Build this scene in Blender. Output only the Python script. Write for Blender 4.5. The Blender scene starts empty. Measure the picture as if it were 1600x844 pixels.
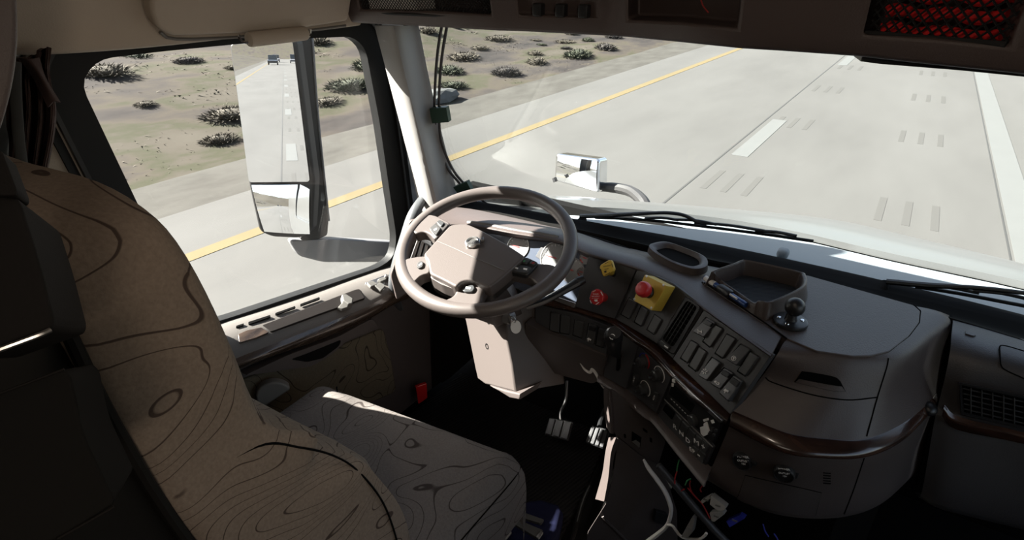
import bpy, bmesh, math, random
import numpy as np
from mathutils import Vector, Matrix
random.seed(7)
SC = bpy.context.scene
COL = SC.collection
W, H = 1600, 844
FPX = 924.0
CX, CY = 800.0, 422.0
CAM = np.array([0.30, 0.0, 1.42])
VPX, VPY = 1488.0, -50.0
TH = math.atan((CY - VPY) / FPX)
YAW = math.atan2(VPX - CX, FPX * math.cos(TH) + (CY - VPY) * math.sin(TH))
FH = np.array([-math.sin(YAW), math.cos(YAW), 0.0])
RT = np.array([math.cos(YAW), math.sin(YAW), 0.0])
FW = FH * math.cos(TH) + np.array([0, 0, -math.sin(TH)])
UP = np.cross(RT, FW)
ROAD_Z = -0.85

# ------------------------------------------------------------------ measuring helpers
def ray(px, py):
    return FW + RT * (px - CX) / FPX - UP * (py - CY) / FPX
def P(px, py, x=None, y=None, z=None, d=None):
    r = ray(px, py)
    if x is not None: t = (x - CAM[0]) / r[0]
    elif y is not None: t = (y - CAM[1]) / r[1]
    elif z is not None: t = (z - CAM[2]) / r[2]
    else: t = d
    return CAM + r * t
def nrm(v):
    v = np.asarray(v, float); return v / np.linalg.norm(v)
def V3(*a): return np.array(a, float)
class Plane:
    def __init__(s, o, n, u=None):
        s.o = np.asarray(o, float); s.n = nrm(n)
        if s.n @ (CAM - s.o) < 0: s.n = -s.n
        u = RT if u is None else np.asarray(u, float)
        s.u = nrm(u - s.n * (u @ s.n)); s.v = np.cross(s.n, s.u)
    @staticmethod
    def thru(a, b, c):
        a, b, c = [np.asarray(q, float) for q in (a, b, c)]
        return Plane(a, np.cross(b - a, c - a))
    def hit(s, px, py, h=0.0):
        r = ray(px, py); o = s.o + s.n * h
        return CAM + r * (((o - CAM) @ s.n) / (r @ s.n))
    def uv(s, p):
        d = np.asarray(p) - s.o; return (d @ s.u, d @ s.v)
    def px(s, pts, h=0.0): return [s.uv(s.hit(a, b, h)) for a, b in pts]
    def w(s, u, v, h=0.0): return s.o + s.u * u + s.v * v + s.n * h
    def off(s, h): 
        q = Plane(s.o + s.n * h, s.n); q.u, q.v = s.u, s.v; return q
def catmull(pts, n=6, closed=False):
    pts = [np.asarray(p, float) for p in pts]; m = len(pts); out = []
    if m == 2 and not closed:
        return [pts[0] + (pts[1] - pts[0]) * t / n for t in range(n + 1)]
    rng = range(m if closed else m - 1)
    for i in rng:
        if closed: p0, p1, p2, p3 = pts[(i - 1) % m], pts[i], pts[(i + 1) % m], pts[(i + 2) % m]
        else:
            p1, p2 = pts[i], pts[i + 1]
            p0 = pts[i - 1] if i > 0 else 2 * p1 - p2
            p3 = pts[i + 2] if i + 2 < m else 2 * p2 - p1
        for k in range(n):
            t = k / n
            out.append(0.5 * ((2 * p1) + (-p0 + p2) * t + (2 * p0 - 5 * p1 + 4 * p2 - p3) * t * t + (-p0 + 3 * p1 - 3 * p2 + p3) * t ** 3))
    if not closed: out.append(pts[-1])
    return out
def round2(pts, r, n=5):
    pts = [np.asarray(p, float) for p in pts]; m = len(pts); out = []
    for i in range(m):
        a, b, c = pts[i - 1], pts[i], pts[(i + 1) % m]
        rr = r[i] if isinstance(r, (list, tuple)) else r
        d = min(rr, 0.48 * np.linalg.norm(a - b), 0.48 * np.linalg.norm(c - b))
        if d <= 1e-6: out.append(b); continue
        p, q = b + nrm(a - b) * d, b + nrm(c - b) * d
        for k in range(n + 1):
            t = k / n; out.append((1 - t) ** 2 * p + 2 * t * (1 - t) * b + t * t * q)
    return out

# ------------------------------------------------------------------ shapes: each returns (verts, faces)
def from_bm(bm):
    bm.verts.index_update()
    V = [tuple(v.co) for v in bm.verts]; F = [[v.index for v in f.verts] for f in bm.faces]
    bm.free(); return V, F
def prism(base, vec, bevel=0.0, seg=3, both=False):
    """closed polygon swept along vec; the far rim (and the near one if both) is rounded"""
    bm = bmesh.new(); vec = Vector(vec)
    a = [bm.verts.new(Vector(p)) for p in base]; b = [bm.verts.new(Vector(p) + vec) for p in base]
    n = len(base)
    bm.faces.new(a); top = bm.faces.new(list(reversed(b)))
    for i in range(n): bm.faces.new((a[i], b[i], b[(i + 1) % n], a[(i + 1) % n]))
    bmesh.ops.recalc_face_normals(bm, faces=bm.faces)
    if bevel > 0:
        es = list(top.edges)
        if both: es += [e for e in bm.edges if e.verts[0] in a and e.verts[1] in a]
        bmesh.ops.bevel(bm, geom=es, offset=bevel, segments=seg, affect='EDGES', profile=0.5, clamp_overlap=True)
    return from_bm(bm)
def slab(pl, uv, h0, h1, bevel=0.0, seg=3, both=False):
    return prism([pl.w(a, b, h0) for a, b in uv], pl.n * (h1 - h0), bevel, seg, both)
def pxslab(pl, pts, h0, h1, bevel=0.0, r=0.0, seg=3, n=5):
    uv = pl.px(pts, h1)
    if r: uv = round2(uv, r, n)
    return slab(pl, uv, h0, h1, bevel, seg)
def rbox(c, s, r=0.01, seg=3, R=None, cuts=0, f=None):
    bm = bmesh.new(); bmesh.ops.create_cube(bm, size=1.0)
    for v in bm.verts: v.co = Vector((v.co.x * s[0], v.co.y * s[1], v.co.z * s[2]))
    if cuts: bmesh.ops.subdivide_edges(bm, edges=list(bm.edges), cuts=cuts, use_grid_fill=True)
    if r > 0:
        es = [e for e in bm.edges if len(e.link_faces) == 2 and e.calc_face_angle(0) > 0.5]
        bmesh.ops.bevel(bm, geom=es, offset=r, segments=seg, affect='EDGES', profile=0.5)
    for v in bm.verts:
        if f: v.co = Vector(f(v.co.x, v.co.y, v.co.z))
        if R is not None: v.co = R @ v.co
        v.co += Vector(c)
    bmesh.ops.recalc_face_normals(bm, faces=bm.faces)
    return from_bm(bm)
def tube(pts, r, n=10, closed=False, smooth=0, flat=None):
    if smooth: 
        rs = r
        if isinstance(r, (list, tuple)):
            m = len(pts); N = (m if closed else m - 1) * smooth + (0 if closed else 1)
            rs = [float(np.interp(k / smooth, range(m), r)) for k in range(N)]
        pts = catmull(pts, smooth, closed); r = rs
    pts = [np.asarray(p, float) for p in pts]; m = len(pts)
    if not isinstance(r, (list, tuple)): r = [r] * m
    V, F = [], []; prev = None
    for i in range(m):
        if closed: t = nrm(pts[(i + 1) % m] - pts[i - 1])
        else: t = nrm(pts[min(i + 1, m - 1)] - pts[max(i - 1, 0)])
        if prev is None:
            a = V3(0, 0, 1) if abs(t[2]) < 0.9 else V3(1, 0, 0)
            if flat is not None: a = np.asarray(flat[0], float)
            s = nrm(np.cross(t, a))
        else: s = nrm(prev - t * (prev @ t))
        prev = s; q = np.cross(s, t)
        for k in range(n):
            a = 2 * math.pi * k / n
            if flat is not None: V.append(tuple(pts[i] + s * math.cos(a) * r[i] * flat[1] + q * math.sin(a) * r[i]))
            else: V.append(tuple(pts[i] + (s * math.cos(a) + q * math.sin(a)) * r[i]))
    for i in range(m if closed else m - 1):
        for k in range(n):
            a, b = i * n + k, i * n + (k + 1) % n; c, d = ((i + 1) % m) * n + (k + 1) % n, ((i + 1) % m) * n + k
            F.append([a, b, c, d])
    if not closed:
        F.append(list(range(n))[::-1]); F.append([(m - 1) * n + k for k in range(n)])
    return V, F
def lathe(o, ax, prof, n=24, sx=1.0, ref=None):
    """prof: (radius, height) from the base up; sx squashes along the ref direction"""
    o = np.asarray(o, float); ax = nrm(ax)
    a = np.asarray(ref, float) if ref is not None else (V3(0, 0, 1) if abs(ax[2]) < 0.9 else V3(1, 0, 0))
    u = nrm(a - ax * (a @ ax)); v = np.cross(ax, u); V, F = [], []
    for r, h in prof:
        for k in range(n):
            t = 2 * math.pi * k / n; V.append(tuple(o + ax * h + (u * math.cos(t) * sx + v * math.sin(t)) * max(r, 1e-5)))
    for i in range(len(prof) - 1):
        for k in range(n): F.append([i * n + k, i * n + (k + 1) % n, (i + 1) * n + (k + 1) % n, (i + 1) * n + k])
    F.append(list(range(n))[::-1]); F.append([(len(prof) - 1) * n + k for k in range(n)])
    return V, F
def ball(c, r, n=20, m=12, s=(1, 1, 1)):
    V, F = [], []
    for i in range(m + 1):
        p = math.pi * i / m
        for k in range(n):
            t = 2 * math.pi * k / n
            V.append((c[0] + r * s[0] * math.sin(p) * math.cos(t), c[1] + r * s[1] * math.sin(p) * math.sin(t), c[2] + r * s[2] * math.cos(p)))
    for i in range(m):
        for k in range(n): F.append([i * n + k, (i + 1) * n + k, (i + 1) * n + (k + 1) % n, i * n + (k + 1) % n])
    return V, F
def loft(rows, nu=4, nv=4, thick=0.0, smooth=True, face=None):
    """surface through rows of points, facing the cab's viewer (or 'face'), with real thickness behind it"""
    if smooth:
        rows = [catmull(r, nu) for r in rows]
        cols = [catmull([r[i] for r in rows], nv) for i in range(len(rows[0]))]
        rows = [[c[j] for c in cols] for j in range(len(cols[0]))]
    rows = [[np.asarray(p, float) for p in r] for r in rows]
    R, Cn = len(rows), len(rows[0])
    A = np.array(rows)
    du = np.gradient(A, axis=1); dv = np.gradient(A, axis=0); N = np.cross(du, dv)
    N /= np.maximum(np.linalg.norm(N, axis=2, keepdims=True), 1e-9)
    look = (CAM if face is None else np.asarray(face, float))
    if np.sum(N * (look - A)) < 0: N = -N; flip = True
    else: flip = False
    V = [tuple(p) for p in A.reshape(-1, 3)]; F = []
    for i in range(R - 1):
        for j in range(Cn - 1):
            q = [i * Cn + j, i * Cn + j + 1, (i + 1) * Cn + j + 1, (i + 1) * Cn + j]
            F.append(q[::-1] if flip else q)
    if thick:
        B = A - N * thick; o = len(V); V += [tuple(p) for p in B.reshape(-1, 3)]
        F += [[k + o for k in f[::-1]] for f in list(F)]
        loop = [j for j in range(Cn)] + [i * Cn + Cn - 1 for i in range(1, R)] + [(R - 1) * Cn + j for j in range(Cn - 2, -1, -1)] + [i * Cn for i in range(R - 2, 0, -1)]
        for a, b in zip(loop, loop[1:] + loop[:1]):
            F.append([b, a, a + o, b + o] if not flip else [a, b, b + o, a + o])
    return V, F
def ringloft(loops, closed_profile=True):
    """closed loops of equal length joined one to the next"""
    n = len(loops[0]); V, F = [], []
    for L in loops: V += [tuple(p) for p in L]
    m = len(loops)
    for i in range(m if closed_profile else m - 1):
        j = (i + 1) % m
        for k in range(n): F.append([i * n + k, i * n + (k + 1) % n, j * n + (k + 1) % n, j * n + k])
    if not closed_profile:
        F.append(list(range(n))[::-1]); F.append([(m - 1) * n + k for k in range(n)])
    return V, F
def lettering(s, pl, p0, p1, h=0.0006, depth=0.0006, hgt=None):
    """raised letters on plane pl from pixel p0 to pixel p1 along the baseline"""
    cu = bpy.data.curves.new('t', 'FONT'); cu.body = s; cu.extrude = 0.5
    cu.resolution_u = 2
    ob = bpy.data.objects.new('t', cu); COL.objects.link(ob)
    dg = bpy.context.evaluated_depsgraph_get(); me = bpy.data.meshes.new_from_object(ob.evaluated_get(dg))
    co = np.array([v.co[:] for v in me.vertices]); F = [list(p.vertices) for p in me.polygons]
    bpy.data.objects.remove(ob); bpy.data.curves.remove(cu); bpy.data.meshes.remove(me)
    a, b = pl.hit(*p0, h), pl.hit(*p1, h); L = np.linalg.norm(b - a); u = (b - a) / L; v = np.cross(pl.n, u)
    x0, x1 = co[:, 0].min(), co[:, 0].max(); k = L / (x1 - x0)
    ky = k if hgt is None else hgt / max(co[:, 1].max(), 1e-6)
    V = [tuple(a + u * (c[0] - x0) * k + v * c[1] * ky + pl.n * (c[2] * depth)) for c in co]
    return V, F
def join(*sh):
    V, F = [], []
    for s in sh:
        o = len(V); V += list(s[0]); F += [[k + o for k in f] for f in s[1]]
    return V, F

from mathutils.bvhtree import BVHTree
def skin(shape):
    return BVHTree.FromPolygons([tuple(v) for v in shape[0]], [list(f) for f in shape[1]])
def on_skin(tree, px, py, lift=0.0):
    for k in range(30):
        d = nrm(ray(px, py - k)); loc, nor, i, dist = tree.ray_cast(Vector(tuple(CAM)), Vector(tuple(d)))
        if loc is not None: break
    n = np.array(nor); n = -n if n @ d > 0 else n
    return np.array(loc) + n * lift, n
def skin_patch(tree, top, bot, lift, thick, rows=4, n=4):
    # a thin patch hugging the skin between two pixel polylines
    a, b = catmull([np.array(p, float) for p in top], n), catmull([np.array(p, float) for p in bot], n); R = []
    for k in range(rows + 1):
        t = k / rows; R.append([on_skin(tree, *(p * (1 - t) + q * t), lift)[0] for p, q in zip(a, b)])
    return loft(R, 1, 1, thick, False)
# ------------------------------------------------------------------ objects
ORI = {}
def tag(o, label=None, cat=None, group=None, kind=None):
    if label: o['label'] = label
    if cat: o['category'] = cat
    if group: o['group'] = group
    if kind: o['kind'] = kind
    return o
def empty(name, loc, label=None, cat=None, group=None, kind=None):
    o = bpy.data.objects.new(name, None); COL.objects.link(o); o.empty_display_size = 0.05
    o.location = tuple(loc); ORI[o.name] = np.asarray(loc, float)
    return tag(o, label, cat, group, kind)
def obj(name, shape, m, parent=None, smooth=35, label=None, kind=None):
    """shape: (V,F), or a list of ((V,F), material) -> ONE mesh object"""
    if isinstance(shape, tuple): shape = [(shape, m)]
    V, F, MI, mats = [], [], [], []
    for (sv, sf), mm in shape:
        if mm not in mats: mats.append(mm)
        o = len(V); V += list(sv); F += [[k + o for k in f] for f in sf]; MI += [mats.index(mm)] * len(sf)
    A = np.array(V, float)
    if parent is not None: org = ORI[parent.name]
    else:
        lo, hi = A.min(0), A.max(0); org = V3((lo[0] + hi[0]) / 2, (lo[1] + hi[1]) / 2, lo[2])
    me = bpy.data.meshes.new(name); me.from_pydata([tuple(p) for p in (A - org)], [], F); me.update()
    for q in mats: me.materials.append(q)
    me.polygons.foreach_set('material_index', MI)
    bm = bmesh.new(); bm.from_mesh(me); bmesh.ops.recalc_face_normals(bm, faces=bm.faces); bm.to_mesh(me); bm.free()
    if smooth:
        me.polygons.foreach_set('use_smooth', [True] * len(me.polygons))
        me.set_sharp_from_angle(angle=math.radians(smooth))
    ob = bpy.data.objects.new(name, me); COL.objects.link(ob)
    if smooth:
        wn = ob.modifiers.new('normals', 'WEIGHTED_NORMAL'); wn.keep_sharp = True; wn.weight = 60
    ORI[ob.name] = org
    if parent is not None: ob.parent = parent
    else: ob.location = tuple(org)
    if label: ob['label'] = label
    if kind: ob['kind'] = kind
    return ob
def copy_tree(o, parent=None):
    c = o.copy(); COL.objects.link(c); c.parent = parent
    for ch in list(o.children): copy_tree(ch, c)
    return c

# ------------------------------------------------------------------ materials
def s2l(*c):
    return tuple(((x / 255.0 + 0.055) / 1.055) ** 2.4 if x > 10 else x / 255.0 / 12.92 for x in c)
def mat(name, col, rough=0.5, metal=0.0, bump=0.0, bscale=150.0, var=0.0, vscale=6.0, spec=0.5, coat=0.0, emit=None, es=0.0):
    m = bpy.data.materials.new(name); m.use_nodes = True; nt = m.node_tree; b = nt.nodes['Principled BSDF']
    b.inputs['Base Color'].default_value = (*col, 1); b.inputs['Roughness'].default_value = rough
    b.inputs['Metallic'].default_value = metal; b.inputs['Specular IOR Level'].default_value = spec
    if coat: b.inputs['Coat Weight'].default_value = coat; b.inputs['Coat Roughness'].default_value = 0.08
    if emit: b.inputs['Emission Color'].default_value = (*emit, 1); b.inputs['Emission Strength'].default_value = es
    tc = nt.nodes.new('ShaderNodeTexCoord')
    if var:
        n = nt.nodes.new('ShaderNodeTexNoise'); n.inputs['Scale'].default_value = vscale; n.inputs['Detail'].default_value = 5
        mx = nt.nodes.new('ShaderNodeMix'); mx.data_type = 'RGBA'
        mx.inputs[6].default_value = (*[c * (1 - var) for c in col], 1); mx.inputs[7].default_value = (*[min(1, c * (1 + var)) for c in col], 1)
        nt.links.new(tc.outputs['Object'], n.inputs['Vector']); nt.links.new(n.outputs['Fac'], mx.inputs[0]); nt.links.new(mx.outputs[2], b.inputs['Base Color'])
    if bump:
        n2 = nt.nodes.new('ShaderNodeTexNoise'); n2.inputs['Scale'].default_value = bscale; n2.inputs['Detail'].default_value = 2
        bp = nt.nodes.new('ShaderNodeBump'); bp.inputs['Strength'].default_value = bump; bp.inputs['Distance'].default_value = 0.002
        nt.links.new(tc.outputs['Object'], n2.inputs['Vector']); nt.links.new(n2.outputs['Fac'], bp.inputs['Height']); nt.links.new(bp.outputs['Normal'], b.inputs['Normal'])
    return m
def topo(name, col, line, rough=0.95, scale=3.2, bands=13.0, stretch=(1, 1, 1)):
    m = mat(name, col, rough, spec=0.1); nt = m.node_tree; b = nt.nodes['Principled BSDF']; L = nt.links.new
    tc = nt.nodes.new('ShaderNodeTexCoord'); mp = nt.nodes.new('ShaderNodeMapping'); mp.inputs['Scale'].default_value = stretch
    n = nt.nodes.new('ShaderNodeTexNoise'); n.inputs['Scale'].default_value = scale; n.inputs['Detail'].default_value = 1.2; n.inputs['Distortion'].default_value = 0.5
    L(tc.outputs['Object'], mp.inputs['Vector']); L(mp.outputs['Vector'], n.inputs['Vector'])
    mu = nt.nodes.new('ShaderNodeMath'); mu.operation = 'MULTIPLY'; mu.inputs[1].default_value = bands; L(n.outputs['Fac'], mu.inputs[0])
    fr = nt.nodes.new('ShaderNodeMath'); fr.operation = 'FRACT'; L(mu.outputs[0], fr.inputs[0])
    cr = nt.nodes.new('ShaderNodeValToRGB'); e = cr.color_ramp.elements
    e[0].position = 0.0; e[0].color = (1, 1, 1, 1); e[1].position = 0.045; e[1].color = (1, 1, 1, 1)
    k = cr.color_ramp.elements.new(0.075); k.color = (0, 0, 0, 1); k = cr.color_ramp.elements.new(0.985); k.color = (0, 0, 0, 1); k = cr.color_ramp.elements.new(1.0); k.color = (1, 1, 1, 1)
    L(fr.outputs[0], cr.inputs['Fac'])
    n3 = nt.nodes.new('ShaderNodeTexNoise'); n3.inputs['Scale'].default_value = 260; n3.inputs['Detail'].default_value = 3; L(tc.outputs['Object'], n3.inputs['Vector'])
    mz = nt.nodes.new('ShaderNodeMix'); mz.data_type = 'RGBA'; mz.inputs[6].default_value = (*[c * 0.72 for c in col], 1); mz.inputs[7].default_value = (*[c * 1.28 for c in col], 1); L(n3.outputs['Fac'], mz.inputs[0])
    mx = nt.nodes.new('ShaderNodeMix'); mx.data_type = 'RGBA'; mx.inputs[7].default_value = (*line, 1); L(cr.outputs['Color'], mx.inputs[0]); L(mz.outputs[2], mx.inputs[6]); L(mx.outputs[2], b.inputs['Base Color'])
    bp = nt.nodes.new('ShaderNodeBump'); bp.inputs['Strength'].default_value = 0.25; bp.inputs['Distance'].default_value = 0.002; L(n3.outputs['Fac'], bp.inputs['Height']); L(bp.outputs['Normal'], b.inputs['Normal'])
    return m
def ribs(name, c0, c1, scale, rough=0.7, direction='X', rot=0.0):
    m = mat(name, c0, rough, spec=.15); nt = m.node_tree; b = nt.nodes['Principled BSDF']; L = nt.links.new
    tc = nt.nodes.new('ShaderNodeTexCoord'); mp = nt.nodes.new('ShaderNodeMapping'); mp.inputs['Rotation'].default_value = (0, 0, rot)
    w = nt.nodes.new('ShaderNodeTexWave'); w.bands_direction = direction; w.inputs['Scale'].default_value = scale
    L(tc.outputs['Object'], mp.inputs['Vector']); L(mp.outputs['Vector'], w.inputs['Vector'])
    mx = nt.nodes.new('ShaderNodeMix'); mx.data_type = 'RGBA'; mx.inputs[6].default_value = (*c0, 1); mx.inputs[7].default_value = (*c1, 1)
    L(w.outputs['Fac'], mx.inputs[0]); L(mx.outputs[2], b.inputs['Base Color'])
    bp = nt.nodes.new('ShaderNodeBump'); bp.inputs['Strength'].default_value = 0.6; bp.inputs['Distance'].default_value = 0.004; L(w.outputs['Fac'], bp.inputs['Height']); L(bp.outputs['Normal'], b.inputs['Normal'])
    return m
def wood(name, c0, c1, axis=(1, 1, 1)):
    m = mat(name, c0, 0.22, coat=0.6); nt = m.node_tree; b = nt.nodes['Principled BSDF']; L = nt.links.new
    tc = nt.nodes.new('ShaderNodeTexCoord'); mp = nt.nodes.new('ShaderNodeMapping'); mp.inputs['Scale'].default_value = axis
    n = nt.nodes.new('ShaderNodeTexNoise'); n.inputs['Scale'].default_value = 9; n.inputs['Detail'].default_value = 6; n.inputs['Distortion'].default_value = 1.2
    L(tc.outputs['Object'], mp.inputs['Vector']); L(mp.outputs['Vector'], n.inputs['Vector'])
    cr = nt.nodes.new('ShaderNodeValToRGB'); e = cr.color_ramp.elements; e[0].position = 0.35; e[0].color = (*c0, 1); e[1].position = 0.68; e[1].color = (*c1, 1)
    L(n.outputs['Fac'], cr.inputs['Fac']); L(cr.outputs['Color'], b.inputs['Base Color'])
    return m
def glass(name, tint, refl=1.0):
    m = bpy.data.materials.new(name); m.use_nodes = True; nt = m.node_tree; nt.nodes.clear(); L = nt.links.new
    o = nt.nodes.new('ShaderNodeOutputMaterial'); t = nt.nodes.new('ShaderNodeBsdfTransparent'); t.inputs[0].default_value = (*tint, 1)
    g = nt.nodes.new('ShaderNodeBsdfGlossy'); g.inputs['Roughness'].default_value = 0.02
    fr = nt.nodes.new('ShaderNodeFresnel'); fr.inputs['IOR'].default_value = 1.3
    mu = nt.nodes.new('ShaderNodeMath'); mu.operation = 'MULTIPLY'; mu.inputs[1].default_value = refl; L(fr.outputs[0], mu.inputs[0])
    mx = nt.nodes.new('ShaderNodeMixShader'); L(mu.outputs[0], mx.inputs[0]); L(t.outputs[0], mx.inputs[1]); L(g.outputs[0], mx.inputs[2]); L(mx.outputs[0], o.inputs[0])
    return m
def ground(name, stops, scale, stretch=(1, 1, 1), rough=0.95, detail=6):
    m = mat(name, stops[0][1], rough, spec=0.1); nt = m.node_tree; b = nt.nodes['Principled BSDF']; L = nt.links.new
    tc = nt.nodes.new('ShaderNodeTexCoord'); mp = nt.nodes.new('ShaderNodeMapping'); mp.inputs['Scale'].default_value = stretch
    n = nt.nodes.new('ShaderNodeTexNoise'); n.inputs['Scale'].default_value = scale; n.inputs['Detail'].default_value = detail; n.inputs['Roughness'].default_value = 0.6
    L(tc.outputs['Object'], mp.inputs['Vector']); L(mp.outputs['Vector'], n.inputs['Vector'])
    cr = nt.nodes.new('ShaderNodeValToRGB'); e = cr.color_ramp.elements
    while len(e) < len(stops): e.new(0.5)
    for k, (p, c) in zip(e, stops): k.position = p; k.color = (*c, 1)
    L(n.outputs['Fac'], cr.inputs['Fac']); L(cr.outputs['Color'], b.inputs['Base Color'])
    return m

M = dict(
    dash=mat('dash_plastic', (.066, .052, .048), .45, bump=.25, bscale=420, var=.08, vscale=40),
    dash2=mat('dash_plastic_lower', (.058, .047, .044), .55, bump=.25, bscale=420, var=.08, vscale=40),
    cool=mat('dash_plastic_passenger', (.058, .055, .056), .42, bump=.25, bscale=420),
    panel=mat('fascia_black', (.036, .036, .038), .42, bump=.12, bscale=600),
    black=mat('black_plastic', (.014, .014, .015), .38),
    matte=mat('matte_black', (0.0060, 0.0057, 0.0054), .8, spec=.06),
    seal=mat('rubber_seal', (.006, .006, .006), .6, spec=.25),
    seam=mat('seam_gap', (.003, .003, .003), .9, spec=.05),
    button=mat('rocker_plastic', (.042, .043, .044), .33),
    greyd=mat('wheel_button_grey', (.045, .044, .044), .7, spec=.2),
    white=mat('white_print', (.75, .75, .73), .6),
    wheel=mat('wheel_leather', (.080, .067, .062), .42, bump=.12, bscale=500),
    wheeld=mat('wheel_dark', (.030, .027, .026), .45),
    pillar2=mat('pillar_light', (.21, .20, .192), .55, bump=.15, bscale=350),
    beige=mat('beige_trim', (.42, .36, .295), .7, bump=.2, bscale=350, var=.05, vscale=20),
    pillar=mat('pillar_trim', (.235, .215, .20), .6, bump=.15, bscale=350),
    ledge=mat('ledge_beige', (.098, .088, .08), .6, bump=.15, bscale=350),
    recess=mat('recess_shade', (.012, .009, .008), .7, spec=.2),  # ledge tray: the shade of a sunken tray is put into this colour
    darkbox=mat('dark_box', (.007, .006, .0056), .8, bump=.1, bscale=600, spec=.1),
    fabric=topo('seat_fabric', (.150, .118, .094), (.045, .032, .026), scale=3.4, bands=21, stretch=(1.0, 1.0, 2.0)),
    fabric2=topo('cushion_fabric', (.125, .112, .104), (.040, .033, .030), scale=4.4, bands=25, stretch=(1.3, .8, 1.0)),
    fabric3=topo('door_fabric', (.10, .085, .06), (.03, .025, .018), scale=4.5, bands=13),
    shell=mat('seat_back_vinyl', (0.0060, 0.0054, 0.0048), .7, spec=.12),
    wood=wood('burl_wood', (.012, .006, .005), (.055, .025, .016), (1.0, 1.0, 5)),
    doorwood=wood('door_wood', (.016, .011, .009), (.085, .058, .042), (1, .35, 7)),
    chrome=mat('chrome', (.75, .76, .78), .12, 1.0),
    alu=mat('brushed_metal', (.42, .41, .40), .34, 1.0),
    mirror=mat('mirror_glass', (.93, .94, .95), .004, 1.0),
    housing=mat('mirror_housing', (.024, .023, .023), .5, spec=.3),
    housing2=mat('mirror_arm_grey', (.13, .13, .135), .4),
    hood=mat('white_paint', (.078, .079, .078), .3, coat=.5),
    cowl=mat('cowl_white_in_shade', (.21, .235, .25), .6, spec=.2),  # white paint with its blue-grey shade put into the colour
    yellow=mat('yellow_box', (.52, .36, .05), .5, var=.06, vscale=30),
    red=mat('red_plastic', (.44, .018, .02), .4),
    blue=mat('blue_pen', (.02, .06, .22), .3),
    net=mat('net_black', (.006, .006, .006), .8),
    redcloth=mat('red_cloth', (.62, .010, .010), .8, var=.3, vscale=60),
    paper=mat('paper', (.80, .79, .76), .8),
    connm=mat('connector_white', (.30, .29, .27), .5),
    curtain=mat('curtain_cloth', (.05, .028, .024), .9, bump=.3, bscale=500),
    header=mat('header_plastic', (.072, .052, .047), .5, bump=.35, bscale=420),
    greyp=mat('grey_plastic', (.13, .125, .115), .5),
    handle=mat('grab_grey', (.055, .058, .062), .4),
    mat_=ribs('ribbed_mat', (.004, .004, .004), (.013, .012, .0115), 28.0, .85, 'X', 0.25),
    trayf=ribs('tray_mat', (.020, .023, .027), (.050, .056, .064), 60.0, .55, 'X', 0.9),
    bag=mat('blue_fabric', (.005, .006, .020), .9, spec=.1, var=.4, vscale=50),
    canvas=mat('dark_webbing', (.03, .03, .028), .8),
    dial=mat('dial_face', (.20, .20, .20), .3),
    cluster=mat('cluster_face', (.055, .066, .09), .25, coat=.6),
    cable=mat('white_cable', (.55, .53, .50), .45),
    green=mat('green_clip', (.035, .075, .055), .4),
    greenw=mat('green_wire', (.05, .25, .09), .5),
    redw=mat('red_wire', (.35, .02, .02), .5),
    bluew=mat('blue_wire', (.03, .04, .35), .5),
    reflector=mat('red_reflector', (.55, .01, .012), .25, coat=.8),
    metal=mat('dark_metal', (.10, .10, .10), .4, .8),
    concrete=ground('concrete', [(.25, (0.0579, 0.0566, 0.0539)), (.55, (0.0679, 0.0665, 0.0634)), (.8, (0.0747, 0.0734, 0.0702))], .9, (1, .25, 1), .85),
    stripey=mat('yellow_stripe', (.098, .078, .042), .8, var=.1, vscale=4, spec=.1),
    stripew=mat('white_stripe', (.084, .086, .084), .8, var=.05, vscale=4, spec=.1),
    groove=mat('groove_dark', (0.0570, 0.0556, 0.0527), .9, spec=.1),
    joint=mat('joint_dark', (0.0208, 0.0208, 0.0200), .9),
    gravel=ground('gravel', [(.3, (0.0359, 0.0337, 0.0298)), (.7, (0.0537, 0.0513, 0.0458))], 3, (1, .5, 1)),
    hill=ground('hillside_soil', [(.30, (0.0172, 0.0155, 0.0151)), (.42, (0.0310, 0.0267, 0.0241)), (.50, (0.0447, 0.0378, 0.0292)), (.56, (0.0318, 0.0318, 0.0189)), (.62, (0.0456, 0.0396, 0.0310)), (.75, (0.0533, 0.0473, 0.0378))], .9, (1, .4, 1), .95, 8),
    bushg=mat('bush_green', (0.0258, 0.0292, 0.0146), .9, var=.4, vscale=5),
    bushd=mat('bush_dark', (0.0275, 0.0224, 0.0189), .9, var=.4, vscale=5),
    busht=mat('bush_tan', (0.0464, 0.0378, 0.0249), .9, var=.3, vscale=5),
    rock=mat('rock', (0.0375, 0.0333, 0.0312), .95, var=.3, vscale=3, bump=.5, bscale=10),
    g1=glass('window_glass', (.97, .98, .97), .5),
    g2=glass('windshield_glass', (.95, .97, .96), .6),
    carblack=mat('car_dark', (.02, .022, .025), .25, coat=.8),
    carwhite=mat('car_silver', (0.1100, 0.1100, 0.1150), .25, coat=.8),
    tyre=mat('tyre', (.01, .01, .01), .9),
    carglass=mat('car_glass', (.015, .018, .02), .08),
)

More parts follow.
